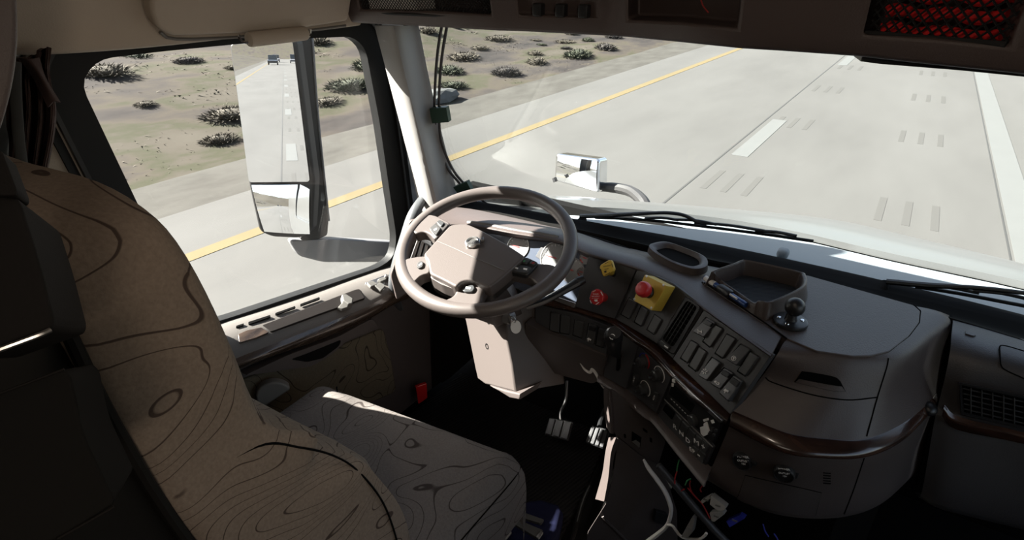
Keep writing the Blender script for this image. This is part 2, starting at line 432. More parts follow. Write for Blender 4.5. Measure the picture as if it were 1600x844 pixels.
# ================================================================== OUTSIDE
from mathutils import noise as MN
G = lambda px, py: P(px, py, z=ROAD_Z)
XY = G(800, 211)[0]            # yellow edge line
XD = (G(1199, 205)[0] + G(1163, 232)[0]) / 2 + .02
XR = G(1557, 200)[0]           # right edge line
XE = G(700, 203)[0] - 0.1      # edge of the concrete on the left
def flat(x0, x1, y0, y1, z0, z1):
    return prism([(x0, y0, z0), (x1, y0, z0), (x1, y1, z0), (x0, y1, z0)], (0, 0, z1 - z0))
road = obj('road', flat(XE, 16, -260, 260, ROAD_Z - .3, ROAD_Z), M['concrete'], kind='structure')
obj('yellow_stripe', flat(XY - .085, XY + .085, -260, 260, ROAD_Z, ROAD_Z + .004), M['stripey'], road)
obj('edge_stripe', flat(XR - .13, XR + .13, -260, 260, ROAD_Z, ROAD_Z + .004), M['stripew'], road)
yd0, yd1 = G(1150, 243)[1], G(1205, 186)[1]
yn = G(1300, 101)[1]
per = yn - yd0
for k in range(-9, 12):
    obj('lane_dash', flat(XD - .11, XD + .11, yd0 + k * per, yd1 + k * per, ROAD_Z, ROAD_Z + .004), M['stripew'], road)
XJ = XD - .2
obj('lane_joint', flat(XJ - .012, XJ + .012, -260, 260, ROAD_Z, ROAD_Z + .003), M['joint'], road)
obj('edge_joint', flat(XR - .17, XR - .155, -260, 260, ROAD_Z, ROAD_Z + .003), M['joint'], road)
gp = []
xa = [G(1240 + k * 26, 192)[0] for k in (-1, 0, 1)]; xb = [G(1440 + k * 30, 212)[0] for k in (-1, 0, 1)]
y0 = G(1240, 192)[1]; dy = G(1290, 139)[1] - y0
for k in range(-14, 16):
    for x in xa + xb: gp.append(flat(x - .035, x + .035, y0 + k * dy - .4, y0 + k * dy + .4, ROAD_Z, ROAD_Z + .002))
obj('groove_patches', join(*gp), M['groove'], road, kind='stuff')

def hgt(x, y):
    d = XE - x
    h = max(0, d - 1.1)
    z = .02 + .10 * min(h, 2) + .15 * max(0, min(h - 2, 40)) + .10 * max(0, h - 42)
    z += min(h, 6) / 6 * (.35 * MN.noise(Vector((x * .25, y * .18, 0))) + .15 * MN.noise(Vector((x * .9, y * .6, 5))))
    z += min(h, 30) / 30 * 2.4 * MN.noise(Vector((x * .05, y * .035, 9)))
    return ROAD_Z - .05 + z
def terr(xs, ys, fh):
    V = [(x, y, fh(x, y)) for y in ys for x in xs]; n = len(xs)
    return V, [[i * n + j, i * n + j + 1, (i + 1) * n + j + 1, (i + 1) * n + j] for i in range(len(ys) - 1) for j in range(n - 1)]
xs = [XE + .05] + [XE - .45 * 1.085 ** k * (k + 1) * .55 for k in range(34)]
ys = list(np.concatenate([np.arange(-260, -40, 8), np.arange(-40, 60, 1.0), np.arange(60, 262, 8)]))
obj('gravel_shoulder', flat(XE - 1.3, XE + .04, -260, 260, ROAD_Z - .4, ROAD_Z - .012), M['gravel'], kind='structure')
hills = obj('hillside', terr(xs, ys, hgt), M['hill'], kind='structure', smooth=60)
obj('verge_right', terr([16, 18, 22, 40, 80, 160], ys[::4], lambda x, y: ROAD_Z - .1 + .05 * (x - 16) + .5 * MN.noise(Vector((x * .1, y * .1, 3)))), M['hill'], kind='structure')

def bush_shape(seed, n=950, tall=.5):
    """a dome of thin leaves and twigs round a small dense heart"""
    rnd = random.Random(seed)
    bm = bmesh.new(); bmesh.ops.create_icosphere(bm, subdivisions=3, radius=.27)
    for v in bm.verts:
        k = 1 + .25 * MN.noise(v.co * 5 + Vector((seed * 3.3, 0, 0)))
        v.co = Vector((v.co.x * k, v.co.y * k, max(-.04, v.co.z * k * .75 + .10)))
    V, F = from_bm(bm)
    for i in range(n):
        a, b = rnd.uniform(0, 6.28), math.acos(rnd.uniform(0, 1))
        d = Vector((math.cos(a) * math.sin(b), math.sin(a) * math.sin(b), math.cos(b))); rr = rnd.uniform(.20, .44); c = Vector((d.x * rr, d.y * rr, d.z * rr * tall * 1.3))
        t = (d + Vector((rnd.uniform(-.7, .7), rnd.uniform(-.7, .7), rnd.uniform(0, .9)))).normalized()
        w = t.cross(Vector((rnd.uniform(-1, 1), rnd.uniform(-1, 1), rnd.uniform(-1, 1)))).normalized() * rnd.uniform(.008, .02); t = t * rnd.uniform(.07, .18)
        o = len(V); V += [tuple(c - w), tuple(c + w), tuple(c + t)]; F.append([o, o + 1, o + 2])
    return V, F
KINDS = [('bushg', 'olive green roadside bush', 'green bushes on the bank'), ('bushd', 'dark brown roadside bush', 'dark bushes on the bank'), ('busht', 'dry tan tuft of roadside grass', 'dry grass tufts on the bank')]
protos = []
for i, (mk, lb, gr) in enumerate(KINDS):
    q = obj('grass_tuft' if i == 2 else 'bush', bush_shape(i + 1), M[mk])
    tag(q, lb + ' growing on the bank beyond the yellow line', 'grass tuft' if i == 2 else 'bush', gr); protos.append(q)
rnd = random.Random(11); first = [True] * 3
def plant(i, x, y, s):
    q = protos[i] if first[i] else protos[i].copy()
    if not first[i]: COL.objects.link(q)
    first[i] = False
    q.location = (x, y, hgt(x, y) - .05 * s); q.scale = (s, s * rnd.uniform(1, 1.7), s * rnd.uniform(.5, .85)); q.rotation_euler = (0, 0, rnd.uniform(-.4, .4))
taken = []
def free(x, y, r):
    if any((x - a) ** 2 + (y - b) ** 2 < (r + c) ** 2 for a, b, c in taken): return False
    taken.append((x, y, r)); return True
while len(taken) < 240:
    d = 1.9 + abs(rnd.gauss(0, 1)) * 8; y = rnd.uniform(-2, 44); s_ = rnd.uniform(.25, .80) * (1 + d * .04)
    if free(XE - d, y, s_ * .88): plant(rnd.choice([0, 1, 2, 2, 2]), XE - d, y, s_)
while len(taken) < 270:
    d = 4 + abs(rnd.gauss(0, 1)) * 10; y = rnd.uniform(-75, -8); s_ = rnd.uniform(.8, 1.8)
    if free(XE - d, y, s_ * .9): plant(rnd.choice([0, 1, 2]), XE - d, y, s_)
gV, gF = [], []
for k in range(34000):
    d = 1.3 + abs(rnd.gauss(0, 1)) * 6; y = rnd.uniform(-2, 40); x = XE - d
    if MN.noise(Vector((x * .5, y * .35, 4))) < -.05: continue
    z = hgt(x, y) - .02; L_ = rnd.uniform(.012, .035); a = rnd.uniform(0, 6.28); w = rnd.uniform(.012, .03)
    o = len(gV); gV += [(x - w * math.cos(a), y - w * math.sin(a), z), (x + w * math.cos(a), y + w * math.sin(a), z), (x + rnd.uniform(-.1, .1), y + rnd.uniform(-.1, .1), z + L_)]; gF.append([o, o + 1, o + 2])
obj('dry_grass', (gV, gF), M['busht'], hills, smooth=0, kind='stuff')
obj('side_hills', terr([-420, -340, -260, -200, -160, -120], list(np.linspace(-300, 200, 60)), lambda x, y: ROAD_Z + 2 + (-118 - x) * .5 * (1 + .4 * MN.noise(Vector((y * .02, 1, 0)))) + 3 * MN.noise(Vector((x * .03, y * .03, 2)))), M['hill'], kind='structure')
# far hills that the mirrors look back on
obj('far_hills', terr(list(np.linspace(-420, 420, 60)), [-262, -300, -345, -400, -470], lambda x, y: ROAD_Z - 1 + max(0, (-262 - y)) * .22 * (1 + .5 * MN.noise(Vector((x * .012, 2, 0)))) + 5 * MN.noise(Vector((x * .03, y * .03, 7)))), M['hill'], kind='structure')
wr = G(702, 160)
bm = bmesh.new(); bmesh.ops.create_icosphere(bm, subdivisions=2, radius=.5)
for v in bm.verts: v.co *= 1 + .4 * MN.noise(v.co * 2.5)
for v in bm.verts: v.co = Vector((v.co.x * .45, v.co.y * .8, v.co.z * .3))
for v in bm.verts: v.co += Vector((wr[0] - .2, wr[1], hgt(wr[0], wr[1]) + .1))
tag(obj('boulder', from_bm(bm), M['stripew'], smooth=0), 'pale boulder at the gravel edge beside the dark cables', 'rock')

def car(name, x, y, body, label, h=1.75):
    t = empty(name, (x, y, ROAD_Z), label, 'car')
    prof = [(-2.3, .35), (-2.3, .95), (-2.2, 1.0), (-.0, 1.0), (2.0, .92), (2.3, .75), (2.3, .35)]
    obj('body', prism([(x - .92, y + a, ROAD_Z + b) for a, b in prof], (1.84, 0, 0), .06, 2, True), body, t)
    cab = [(-2.15, 1.0), (-1.9, h), (.2, h), (1.0, 1.0)]
    obj('windows', prism([(x - .80, y + a, ROAD_Z + b) for a, b in cab], (1.6, 0, 0), .08, 2, True), M['carglass'], t)
    obj('roof', prism([(x - .74, y - 1.85, ROAD_Z + h - .03), (x + .74, y - 1.85, ROAD_Z + h - .03), (x + .74, y + .2, ROAD_Z + h - .03), (x - .74, y + .2, ROAD_Z + h - .03)], (0, 0, .06), .03, 2), body, t)
    for sx in (-1, 1):
        for sy in (-1.4, 1.4): obj('wheel', lathe((x + sx * .8 - .1, y + sy, ROAD_Z + .36), (1, 0, 0), [(.01, 0), (.34, 0), (.36, .05), (.36, .17), (.3, .2), (.01, .2)], 18), M['tyre'], t)
    return t
car('car', XD - 2.0, -125, M['carblack'], 'dark car following in the left lane, seen in the tall door mirror')
car('car', XD - 1.9, -165, M['carwhite'], 'silver car behind the dark one, small in the tall door mirror')
car('car', XD + 2.2, -150, M['carwhite'], 'pale car following in the truck\'s own lane, tiny in the door mirror', 1.9)

# --- truck hood, cowl, sleeper side
hz = lambda px, z: [P(a, b, z=z) for a, b in px]
sil = [(690, 322), (775, 315.5), (900, 316), (1000, 327), (1150, 339), (1300, 352), (1450, 386), (1600, 425), (1760, 476)]
back = [(690, 350), (790, 343), (850, 336), (945, 333), (1110, 348), (1240, 371), (1394, 407), (1600, 452), (1780, 502)]
r_s = hz(sil, .50); r_b = hz(back, .640)
r_m = [(a + b) / 2 + V3(0, 0, .022) for a, b in zip(r_s, r_b)]
dirf = [nrm(V3(a[0] - b[0], a[1] - b[1], 0)) * V3(.3, 1, 0) for a, b in zip(r_s, r_b)]
r_f = [a + V3(d[0] * .35, d[1] * .35, -.17) for a, d in zip(r_s, dirf)]
r_g = [a + V3(d[0] * .6, d[1] * .6, -.6) for a, d in zip(r_s, dirf)]
hood = obj('truck_hood', loft([r_b, r_m, r_s, r_f, r_g], 5, 6, .02), M['hood'], smooth=60)
tag(hood, 'white painted truck hood beyond the windshield', 'truck hood')
cw = [(690, 351), (790, 344.5), (850, 338), (945, 335), (1110, 350), (1240, 373), (1394, 409), (1600, 454), (1780, 504)]  # hood-side edge follows the cab's shadow on the white paint
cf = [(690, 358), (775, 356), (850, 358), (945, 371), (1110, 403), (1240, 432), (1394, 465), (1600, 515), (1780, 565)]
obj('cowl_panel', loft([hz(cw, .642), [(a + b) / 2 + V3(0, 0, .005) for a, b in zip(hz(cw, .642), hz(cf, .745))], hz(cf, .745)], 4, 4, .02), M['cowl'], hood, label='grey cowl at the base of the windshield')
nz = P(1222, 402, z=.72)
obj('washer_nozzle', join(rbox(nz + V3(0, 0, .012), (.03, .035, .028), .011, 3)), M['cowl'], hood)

WG = Plane.thru(V3(-.5, 1.44, .75), V3(.5, 1.44, .75), V3(0, 1.30, 1.285))     # windshield
WG_OUT = Plane(WG.o + nrm(V3(0, 1, .2)) * .03, WG.n)
def wiper(lbl, pivot, arm, blade, beam, cat='wiper'):
    h = lambda p: WG_OUT.hit(*p)
    t = empty('windshield_wiper', h(pivot), lbl, cat)
    obj('arm', tube([h(p) for p in arm], [.007] * 2 + [.005] * (len(arm) - 2), 8, smooth=4), M['black'], t)
    obj('pivot', lathe(h(pivot) - V3(0, .0, .02), WG.n, [(.012, -.02), (.012, .006), (.009, .012), (.001, .014)], 14), M['matte'], t)
    obj('blade_rubber', tube([h(p) for p in blade], .004, 6, smooth=4), M['seal'], t)
    n = len(beam)
    for i, (a, b) in enumerate(beam): obj('blade_bridge', tube([h(a), (h(a) + h(b)) / 2 + V3(0, .0, .004), h(b)], .004, 6, smooth=3), M['black'], t)
    return t
wiper('long black wiper lying across the hood ahead of the steering wheel', (907, 338), [(907, 338), (940, 337), (1019, 333), (1048, 333), (1070, 337), (1090, 347), (1104, 350)],
      [(930, 340), (1012, 344), (1100, 354), (1194, 366), (1271, 377)], [((1008, 341), (1060, 344)), ((1056, 343), (1120, 351)), ((1085, 348), (1195, 361)), ((1180, 361), (1245, 369))])
wiper('black wiper at the far right edge of the windshield', (1385, 440), [(1385, 440), (1450, 446), (1530, 450), (1600, 458), (1700, 472)],
      [(1430, 448), (1500, 459), (1600, 478), (1720, 500)], [((1440, 446), (1530, 458)), ((1520, 454), (1610, 468)), ((1600, 466), (1700, 484))])

# --- mirrors
def mirror_normal(px, py, out):
    return nrm(nrm(out) - nrm(ray(px, py)))
def convex(pl, quad, r, mats, sag, nu=14):
    """bulged mirror over a pixel quad tl,tr,br,bl of plane pl"""
    q = [np.array(pl.uv(pl.hit(*p))) for p in quad]; V, F = [], []
    for i in range(nu + 1):
        for j in range(nu + 1):
            a, b = j / nu, i / nu
            e = (1 - b) * ((1 - a) * q[0] + a * q[1]) + b * ((1 - a) * q[3] + a * q[2])
            h = sag * (1 - (2 * a - 1) ** 2) + sag * (1 - (2 * b - 1) ** 2)
            V.append(tuple(pl.w(e[0], e[1], h)))
    F = [[i * (nu + 1) + j, i * (nu + 1) + j + 1, (i + 1) * (nu + 1) + j + 1, (i + 1) * (nu + 1) + j] for i in range(nu) for j in range(nu)]
    return V, F
mo = P(425, 180, x=-1.47)
mp = Plane(mo, mirror_normal(443, 84, (0, -1, .0)))
dm = empty('door_mirror', P(500, 400, x=-1.43), 'tall black door mirror with two glasses outside the driver\'s window', 'mirror')
frame_px = [(357, 66), (462, 60), (491, 282), (487, 362), (468, 373), (424, 371), (404, 362), (388, 290)]
obj('glass_frame', pxslab(mp, frame_px, -.05, -.004, .012, .02), M['housing'], dm)
obj('main_glass', pxslab(mp, [(361, 70), (457, 64), (484, 284), (389, 285)], -.006, .002, 0, .012), M['mirror'], dm, smooth=0, label='large flat mirror glass')
cpn = Plane(mp.hit(440, 328, .004), mirror_normal(468, 280, (.05, -1, .0)))
obj('convex_glass', convex(cpn, [(393, 289), (484, 288), (484, 366), (413, 362)], 0, 0, .006), M['mirror'], dm, smooth=80, label='small convex mirror glass')
hx = Plane(V3(-1.43, 1.33, .9), (1, -.35, 0))
obj('arm_post', pxslab(hx, [(455, 55), (488, 52), (497, 180), (514, 345), (512, 368), (496, 375), (470, 376), (492, 300), (470, 150)], -.10, 0, .02, .01), M['housing'], dm)
hb = Plane(V3(-1.38, 1.38, .45), (1, -.5, .3))
obj('lower_arm', pxslab(hb, [(452, 375), (520, 373), (618, 378), (640, 384), (640, 408), (610, 410), (505, 410), (466, 400)], -.08, 0, .022, .02), M['housing2'], dm)
obj('arm_edge', tube([hx.hit(488, 52, .002), hx.hit(497, 180, .002), hx.hit(514, 345, .002)], .004, 6, smooth=4), M['housing2'], dm)
ho = P(901, 271, d=3.05)
hp = Plane(ho, mirror_normal(905, 252, (-.42, -1, .0)))
hm = empty('hood_mirror', P(1003, 314, d=2.75), 'small chrome mirror standing on the left of the hood', 'mirror')
obj('housing', pxslab(hp, [(868, 240), (937, 249), (936, 302), (866, 283)], -.10, -.003, .02, .02), M['chrome'], hm)
obj('convex_glass', convex(hp, [(872, 243), (933, 252), (932, 299), (869, 280)], 0, 0, .004), M['mirror'], hm, smooth=80)
obj('arm', tube([P(930, 293, d=3.08), P(955, 293, d=3.05), P(985, 299, d=2.95), P(1004, 314, d=2.82), P(1012, 330, d=2.75)], [.02, .026, .028, .028, .028], 10, smooth=4), M['housing'], hm)
obj('mirror_bracket', tube([P(868, 284, d=3.05), P(866, 278, d=3.05)], .012, 8), M['black'], hm)

# ================================================================== CAB SHELL
XL = -1.0
PL = Plane(V3(XL, 0, 0), (1, 0, 0)); PL.u = V3(0, 1, 0); PL.v = V3(0, 0, 1)
glass_px = [(122, 128), (150, 92), (250, 80), (375, 68), (470, 60), (548, 57), (568, 75), (590, 190), (606, 300), (617, 372), (612, 402), (590, 417), (363, 493)]
gl = [np.array(PL.uv(PL.hit(*p))) for p in glass_px] + [np.array((.585, .652)), np.array((.572, .72))]
gl = [np.array(p) for p in round2(gl, .03, 3)]
gc = sum(gl) / len(gl)
def grow(poly, d):
    out = []; n = len(poly)
    for i in range(n):
        t = nrm(poly[(i + 1) % n] - poly[i - 1]); nn = np.array((t[1], -t[0]))
        if nn @ (poly[i] - gc) < 0: nn = -nn
        out.append(poly[i] + nn * d)
    return out
def ring3(poly, d0, d1, x0, x1, xe=None):
    a, b = grow(poly, d0), grow(poly, d1)
    f = lambda q, x: [V3(x, p[0], p[1]) for p in q]
    return ringloft([f(a, x0), f(a, x1), f(b, x1 if xe is None else xe), f(b, x0)])
w1 = obj('window_1', slab(PL, grow(gl, .004), -.004, .001), M['g1'], kind='structure')
obj('window_seal', ring3(gl, 0, .030, XL - .02, XL + .008, XL + .012), M['seal'], w1)
def arch3(poly, d0, d1, x0, x1, xe):
    a, b = grow(poly, d0), grow(poly, d1); n = len(poly)
    ok = [p[1] > .70 + .0 * p[0] or (p[0] > 1.1 and p[1] > .60) for p in poly]
    st_ = next(i for i in range(n) if ok[i] and not ok[i - 1]); idx = [(st_ + k) % n for k in range(n) if ok[(st_ + k) % n]]
    f = lambda q, x: [V3(x, q[i][0], q[i][1]) for i in idx]
    L = [f(a, x0), f(a, x1), f(b, xe), f(b, x0)]
    m = len(idx); V = [tuple(p) for l in L for p in l]; F = []
    for i in range(4):
        j = (i + 1) % 4
        for k in range(m - 1): F.append([i * m + k, i * m + k + 1, j * m + k + 1, j * m + k])
    F += [[0, m, 2 * m, 3 * m], [m - 1, 2 * m - 1, 3 * m - 1, 4 * m - 1]]
    return V, F
obj('window_frame', arch3(gl, .030, .062, XL - .03, XL + .012, XL + .016), M['seal'], w1)
obj('frame_lip', arch3(gl, .060, .068, XL - .03, XL + .020, XL + .020), M['black'], w1)
obj('door_frame', arch3(gl, .072, .088, XL - .03, XL + .012, XL + .016), M['seal'], w1)
# body side with the window opening, white outside and trimmed inside
hole = grow(gl, .085)
obj('seal_light_stop', ring3(gl, .026, .092, XL - .012, XL - .004), M['seal'], w1)  # added black ring that stops sun leaking in round the seal
def side_wall(x0, x1, yr, zr):
    n = len(hole); out = []
    for p in hole:
        d = p - gc; ks = []
        for ax, (lo, hi) in enumerate((yr, zr)):
            if abs(d[ax]) > 1e-9: ks.append(((hi if d[ax] > 0 else lo) - gc[ax]) / d[ax])
        out.append(gc + d * min(ks))
    f = lambda q, x: [V3(x, p[0], p[1]) for p in q]
    return ringloft([f(hole, x0), f(out, x0), f(out, x1), f(hole, x1)])
obj('wall_left', [(side_wall(XL - .05, XL - .004, (-.9, 1.40), (.0, 1.66)), M['hood'])], None, kind='structure')
obj('trim_b_pillar', pxslab(Plane(V3(-.99, 0, 0), (1, 0, 0)), [(40, 80), (90, 84), (140, 200), (178, 330), (150, 420), (40, 420)], -.012, 0, .002), M['beige'], kind='structure')
obj('wall_sleeper', prism([(XL - .06, -2.8, -.5), (XL - .06, -.9, -.5), (XL - .06, -.9, 2.3), (XL - .06, -2.8, 2.3)], (.05, 0, 0)), M['hood'], kind='structure')
obj('trim_cab_side', prism([(XL - .115, -.9, -.5), (XL - .115, 1.45, -.5), (XL - .115, 1.45, .40), (XL - .115, -.9, .40)], (.06, 0, 0)), M['hood'], kind='structure')
obj('floor', flat(-1.05, 1.25, -1.2, 1.75, -.06, 0), M['matte'], kind='structure')
obj('ceiling', flat(-1.05, 1.25, -1.2, 1.24, 1.66, 1.70), M['beige'], kind='structure')
obj('wall_back', flat(-1.05, 1.25, -1.25, -1.2, 0, 1.70), M['matte'], kind='structure')
obj('wall_front', flat(-1.05, 1.25, 1.72, 1.76, 0, .68), M['matte'], kind='structure')
rw = lambda y0, y1, z0, z1: flat(1.2, 1.25, y0, y1, z0, z1)
obj('wall_right', join(rw(-1.2, 1.45, 0, .6), rw(-1.2, .15, .6, 1.3), rw(1.2, 1.45, .6, 1.3), rw(-1.2, 1.40, 1.3, 1.66)), M['beige'], kind='structure')
obj('window_3', flat(1.222, 1.228, .15, 1.2, .6, 1.3), M['g1'], kind='structure')

# A pillar between the two panes
pl_l = [P(586, 40, x=-.965), P(612, 140, x=-.965), P(640, 250, x=-.96), P(657, 330, x=-.955), P(668, 385, x=-.95)]
pl_r = [WG.hit(638, 40, .02), WG.hit(657, 130, .02), WG.hit(682, 232, .02), WG.hit(705, 312, .02), WG.hit(722, 350, .02)]
tow = lambda L, k: [CAM + (p - CAM) * k for p in L]
pl_l = tow(pl_l, .965); pl_r = tow(pl_r, .985)
pl_m = tow([a * .45 + b * .55 for a, b in zip(pl_l, pl_r)], .945)
pl_o = [a + V3(-.02, .03, 0) for a in pl_l]
obj('trim_pillar', loft([pl_o, pl_l, pl_m, pl_r, [b + V3(.0, .04, 0) for b in pl_r]], 5, 5, .004), M['pillar2'], kind='structure')
# windshield
w2 = obj('window_2', prism([V3(-.93, 1.44, .745), V3(1.15, 1.44, .745), V3(1.15, 1.295, 1.30), V3(-.93, 1.295, 1.30)], (0, .006, .0015)), M['g2'], kind='structure')
sl = [WG.hit(636, 36), WG.hit(655, 120), WG.hit(678, 218), WG.hit(700, 296), WG.hit(712, 318)]
obj('side_seal', tube(sl, .012, 8, smooth=5), M['seal'], w2)
up = [(690, 306), (780, 320), (860, 335), (943, 350), (1120, 382), (1300, 420), (1455, 456), (1600, 492), (1800, 545)]
lo = [(690, 318), (780, 332), (860, 349), (958, 371), (1120, 408), (1255, 433), (1437, 483), (1600, 532), (1800, 600)]
ru = hz(up, .772); rl = hz(lo, .782)
ru.append(V3(1.195, ru[-1][1], ru[-1][2])); rl.append(V3(1.195, rl[-1][1], rl[-1][2]))
obj('trim_pillar', prism([(1.15, 1.38, .74), (1.2, 1.30, .74), (1.2, 1.42, .74), (1.17, 1.45, .74)], (-.02, -.15, .56), .012, 2), M['beige'], kind='structure')
obj('base_seal', loft([[a + V3(0, .02, -.03) for a in ru], ru, [(a * .6 + b * .4) + V3(0, 0, -.008) for a, b in zip(ru, rl)], [(a * .3 + b * .7) + V3(0, 0, -.012) for a, b in zip(ru, rl)], rl, [b + V3(0, -.01, -.02) for b in rl]], 3, 3, .004), M['matte'], w2)

# beige trim over the driver's window
lowpx = [(10, 86), (100, 84), (235, 74), (375, 59), (480, 50), (560, 40)]
rA = [P(a, b, x=-.945) for a, b in lowpx]
obj('trim_roof_side', loft([[p + V3(-.03, 0, .004) for p in rA], rA, [p + V3(.012, 0, .012) for p in rA], [V3(-.930, p[1], p[2] + .06) for p in rA], [V3(-.90, p[1] - .02, 1.45) for p in rA], [V3(-.86, p[1] - .03, 1.66) for p in rA]], 4, 4, .004), M['beige'], kind='structure')

# ---------------------------------------------------------------- sun visor
vp = Plane.thru(P(300, 57, x=-.93), P(520, 44, x=-.93), P(300, 0, x=-.90))
sv = empty('sun_visor', vp.hit(400, 52), 'beige padded sun visor folded up above the driver\'s window', 'sun visor')
obj('panel', pxslab(vp, [(236, -60), (237, 20), (246, 45), (270, 58), (372, 54), (470, 46), (545, 34), (560, -60)], -.012, .012, .01, .012), M['beige'], sv)
obj('edge_trim', tube([vp.hit(*p) for p in [(250, 50), (275, 61), (372, 58), (470, 49), (540, 40)]], .0035, 6, smooth=3), M['greyp'], sv)
va, vb = P(388, 62, x=-.905), P(477, 52, x=-.905)
ax = nrm(vb - va)
obj('grip', lathe(va, ax, [(.006, -.002), (.0145, .001), (.0155, .006), (.0155, np.linalg.norm(vb - va) - .006), (.0145, np.linalg.norm(vb - va)), (.004, np.linalg.norm(vb - va) + .002)], 18), M['beige'], sv)
obj('grip_hook', tube([vp.hit(373, 54, .015), vp.hit(375, 61, .02), vp.hit(382, 66, .025), vp.hit(391, 66, .03)], .003, 6, smooth=4), M['chrome'], sv)
obj('grip_hook', tube([vp.hit(485, 46, .015), vp.hit(484, 54, .02), vp.hit(480, 58, .025), vp.hit(472, 59, .03)], .003, 6, smooth=4), M['chrome'], sv)

# ---------------------------------------------------------------- overhead console
oc = empty('overhead_console', P(1100, 75, z=1.30), 'dark brown overhead console with open cubbies above the windshield', 'overhead console')
lp = [(520, 33), (547, 35), (566, 36.5), (640, 40), (700, 43.5), (776, 48), (812, 49), (870, 52), (944, 56), (978, 58), (1060, 66), (1156, 76), (1222, 80), (1335, 88), (1450, 101), (1575, 114), (1660, 124), (1800, 140)]
lip = [P(a, b, z=1.297) for a, b in lp]
lip += [V3(.86, lip[-1][1] + .03, 1.297), V3(1.19, lip[-1][1] + .14, 1.297)]
hs = [0, .012, .026, .20, .36]
bk = [0, .006, .010, .045, .065]
rows = [[p + V3(0, -b, h) for p in lip] for h, b in zip(hs, bk)]
bm = bmesh.new()
vs = [[bm.verts.new(tuple(p)) for p in r] for r in rows]
under = [bm.verts.new((p[0], 1.33, 1.292)) for p in lip]
holes = []
for i in range(len(lip) - 1):
    bm.faces.new((vs[0][i], under[i], under[i + 1], vs[0][i + 1]))
    for j in range(len(rows) - 1): 
        f = bm.faces.new((vs[j][i], vs[j][i + 1], vs[j + 1][i + 1], vs[j + 1][i]))
        if j == 2: holes.append((i, f))
cub = [(2, 5), (6, 8), (9, 11), (13, 15)]
depth = [.12, .018, .12, .12]
bmesh.ops.recalc_face_normals(bm, faces=bm.faces)
for (a, b), dp in zip(cub, depth):
    fs = [f for i, f in holes if a <= i < b]
    bmesh.ops.inset_region(bm, faces=fs, thickness=.010, depth=0)
    ret = bmesh.ops.extrude_face_region(bm, geom=fs)
    bmesh.ops.translate(bm, verts=[v for v in ret['geom'] if isinstance(v, bmesh.types.BMVert)], vec=(-.03, dp, 0))
    bmesh.ops.delete(bm, geom=fs, context='FACES')
ob = obj('shell', from_bm(bm), M['header'], oc, smooth=40)
bv = ob.modifiers.new('b', 'BEVEL'); bv.width = .006; bv.segments = 3; bv.limit_method = 'ANGLE'; bv.angle_limit = math.radians(40)
fp = lambda k: lip[k]
def lattice(a, b, z0, z1, cell, r, dy):
    """diamond net between two points along the console"""
    a, b = np.asarray(a), np.asarray(b); L = np.linalg.norm(b - a); u = (b - a) / L; n = int(L / cell); hh = z1 - z0; out = []
    for k in range(-int(hh / cell) - 1, n + 1):
        for sg in (1, -1):
            s0, s1 = k * cell, k * cell + hh
            lo_, hi_ = (0, 1)
            t0 = max(0, -s0 / hh); t1 = min(1, (L - s0) / hh)
            if t1 - t0 < .05: continue
            pa, pb = s0 + hh * t0, s0 + hh * t1
            za, zb = (z0 + hh * t0, z0 + hh * t1) if sg > 0 else (z1 - hh * t0, z1 - hh * t1)
            m = 3; pts = []
            for q in range(m + 1):
                w = q / m; z = za + (zb - za) * w
                pts.append(a + u * (pa + (pb - pa) * w) + V3(0, dy - (z - z0) * .2, z - a[2]))
            out.append(tube(pts, r, 3))
    return join(*out)
net1 = obj('cubby_net', lattice(lip[2] + V3(.008, 0, 0), lip[5] - V3(.012, 0, 0), 1.322, 1.44, .0084, .0010, -.001), M['net'], oc, smooth=0)
net2 = obj('cubby_net', lattice(lip[13] + V3(.012, 0, 0), lip[15] - V3(.012, 0, 0), 1.327, 1.44, .0150, .0018, -.001), M['net'], oc, smooth=0)
obj('net_band', tube([lip[2] + V3(.008, -.002, .026), lip[5] + V3(-.012, -.002, .026)], .004, 6), M['net'], oc)
obj('net_band', tube([lip[13] + V3(.008, -.002, .034), lip[15] + V3(-.012, -.002, .034)], .005, 6), M['net'], oc)
# small dark controls in the shallow recess
c6, c8 = lip[6], lip[8]
for t in (.25, .52, .78):
    c = c6 * (1 - t) + c8 * t + V3(0, -.006, .045)
    obj('console_switch', rbox(c, (.022, .02, .026), .004, 2), M['black'], oc)
obj('sun_strip', prism([P(a, b, z=1.287) for a, b in [(1334, 88), (1345, 96), (1375, 100), (1500, 110), (1600, 120), (1760, 141), (1760, 108), (1500, 90)]], (0, 0, .008), .003, 2), M['black'], oc, label='dark sun strip hanging below the right end')
a, b = lip[2] * .98 + lip[5] * .02, lip[5] * .42 + lip[2] * .58
tag(obj('paper_stack', prism([V3(a[0] + .02, a[1] + .006, 1.318), V3(b[0], b[1] + .006, 1.318), V3(b[0] + .01, b[1] + .07, 1.318), V3(a[0] + .03, a[1] + .07, 1.318)], (0, -.020, .12), .004, 2), M['paper']), 'white papers behind the black net in the leftmost overhead cubby', 'papers')
a, b = lip[13], lip[15]
q0, q1 = a * .86 + b * .14, a * .10 + b * .90
def cloth_roll(z):
    pts = [q0 + (q1 - q0) * t + V3(0, .016 + .005 * math.sin(t * 9), z - q0[2] + .003 * math.sin(t * 14)) for t in np.linspace(0, 1, 12)]
    return tube(pts, [.0085 + .0015 * math.sin(i * 1.7) for i in range(12)], 10, smooth=2)
tag(obj('red_safety_vest', join(cloth_roll(1.338), cloth_roll(1.362), cloth_roll(1.385)), M['redcloth']), 'bright red folded vest behind the black net at upper right', 'vest')
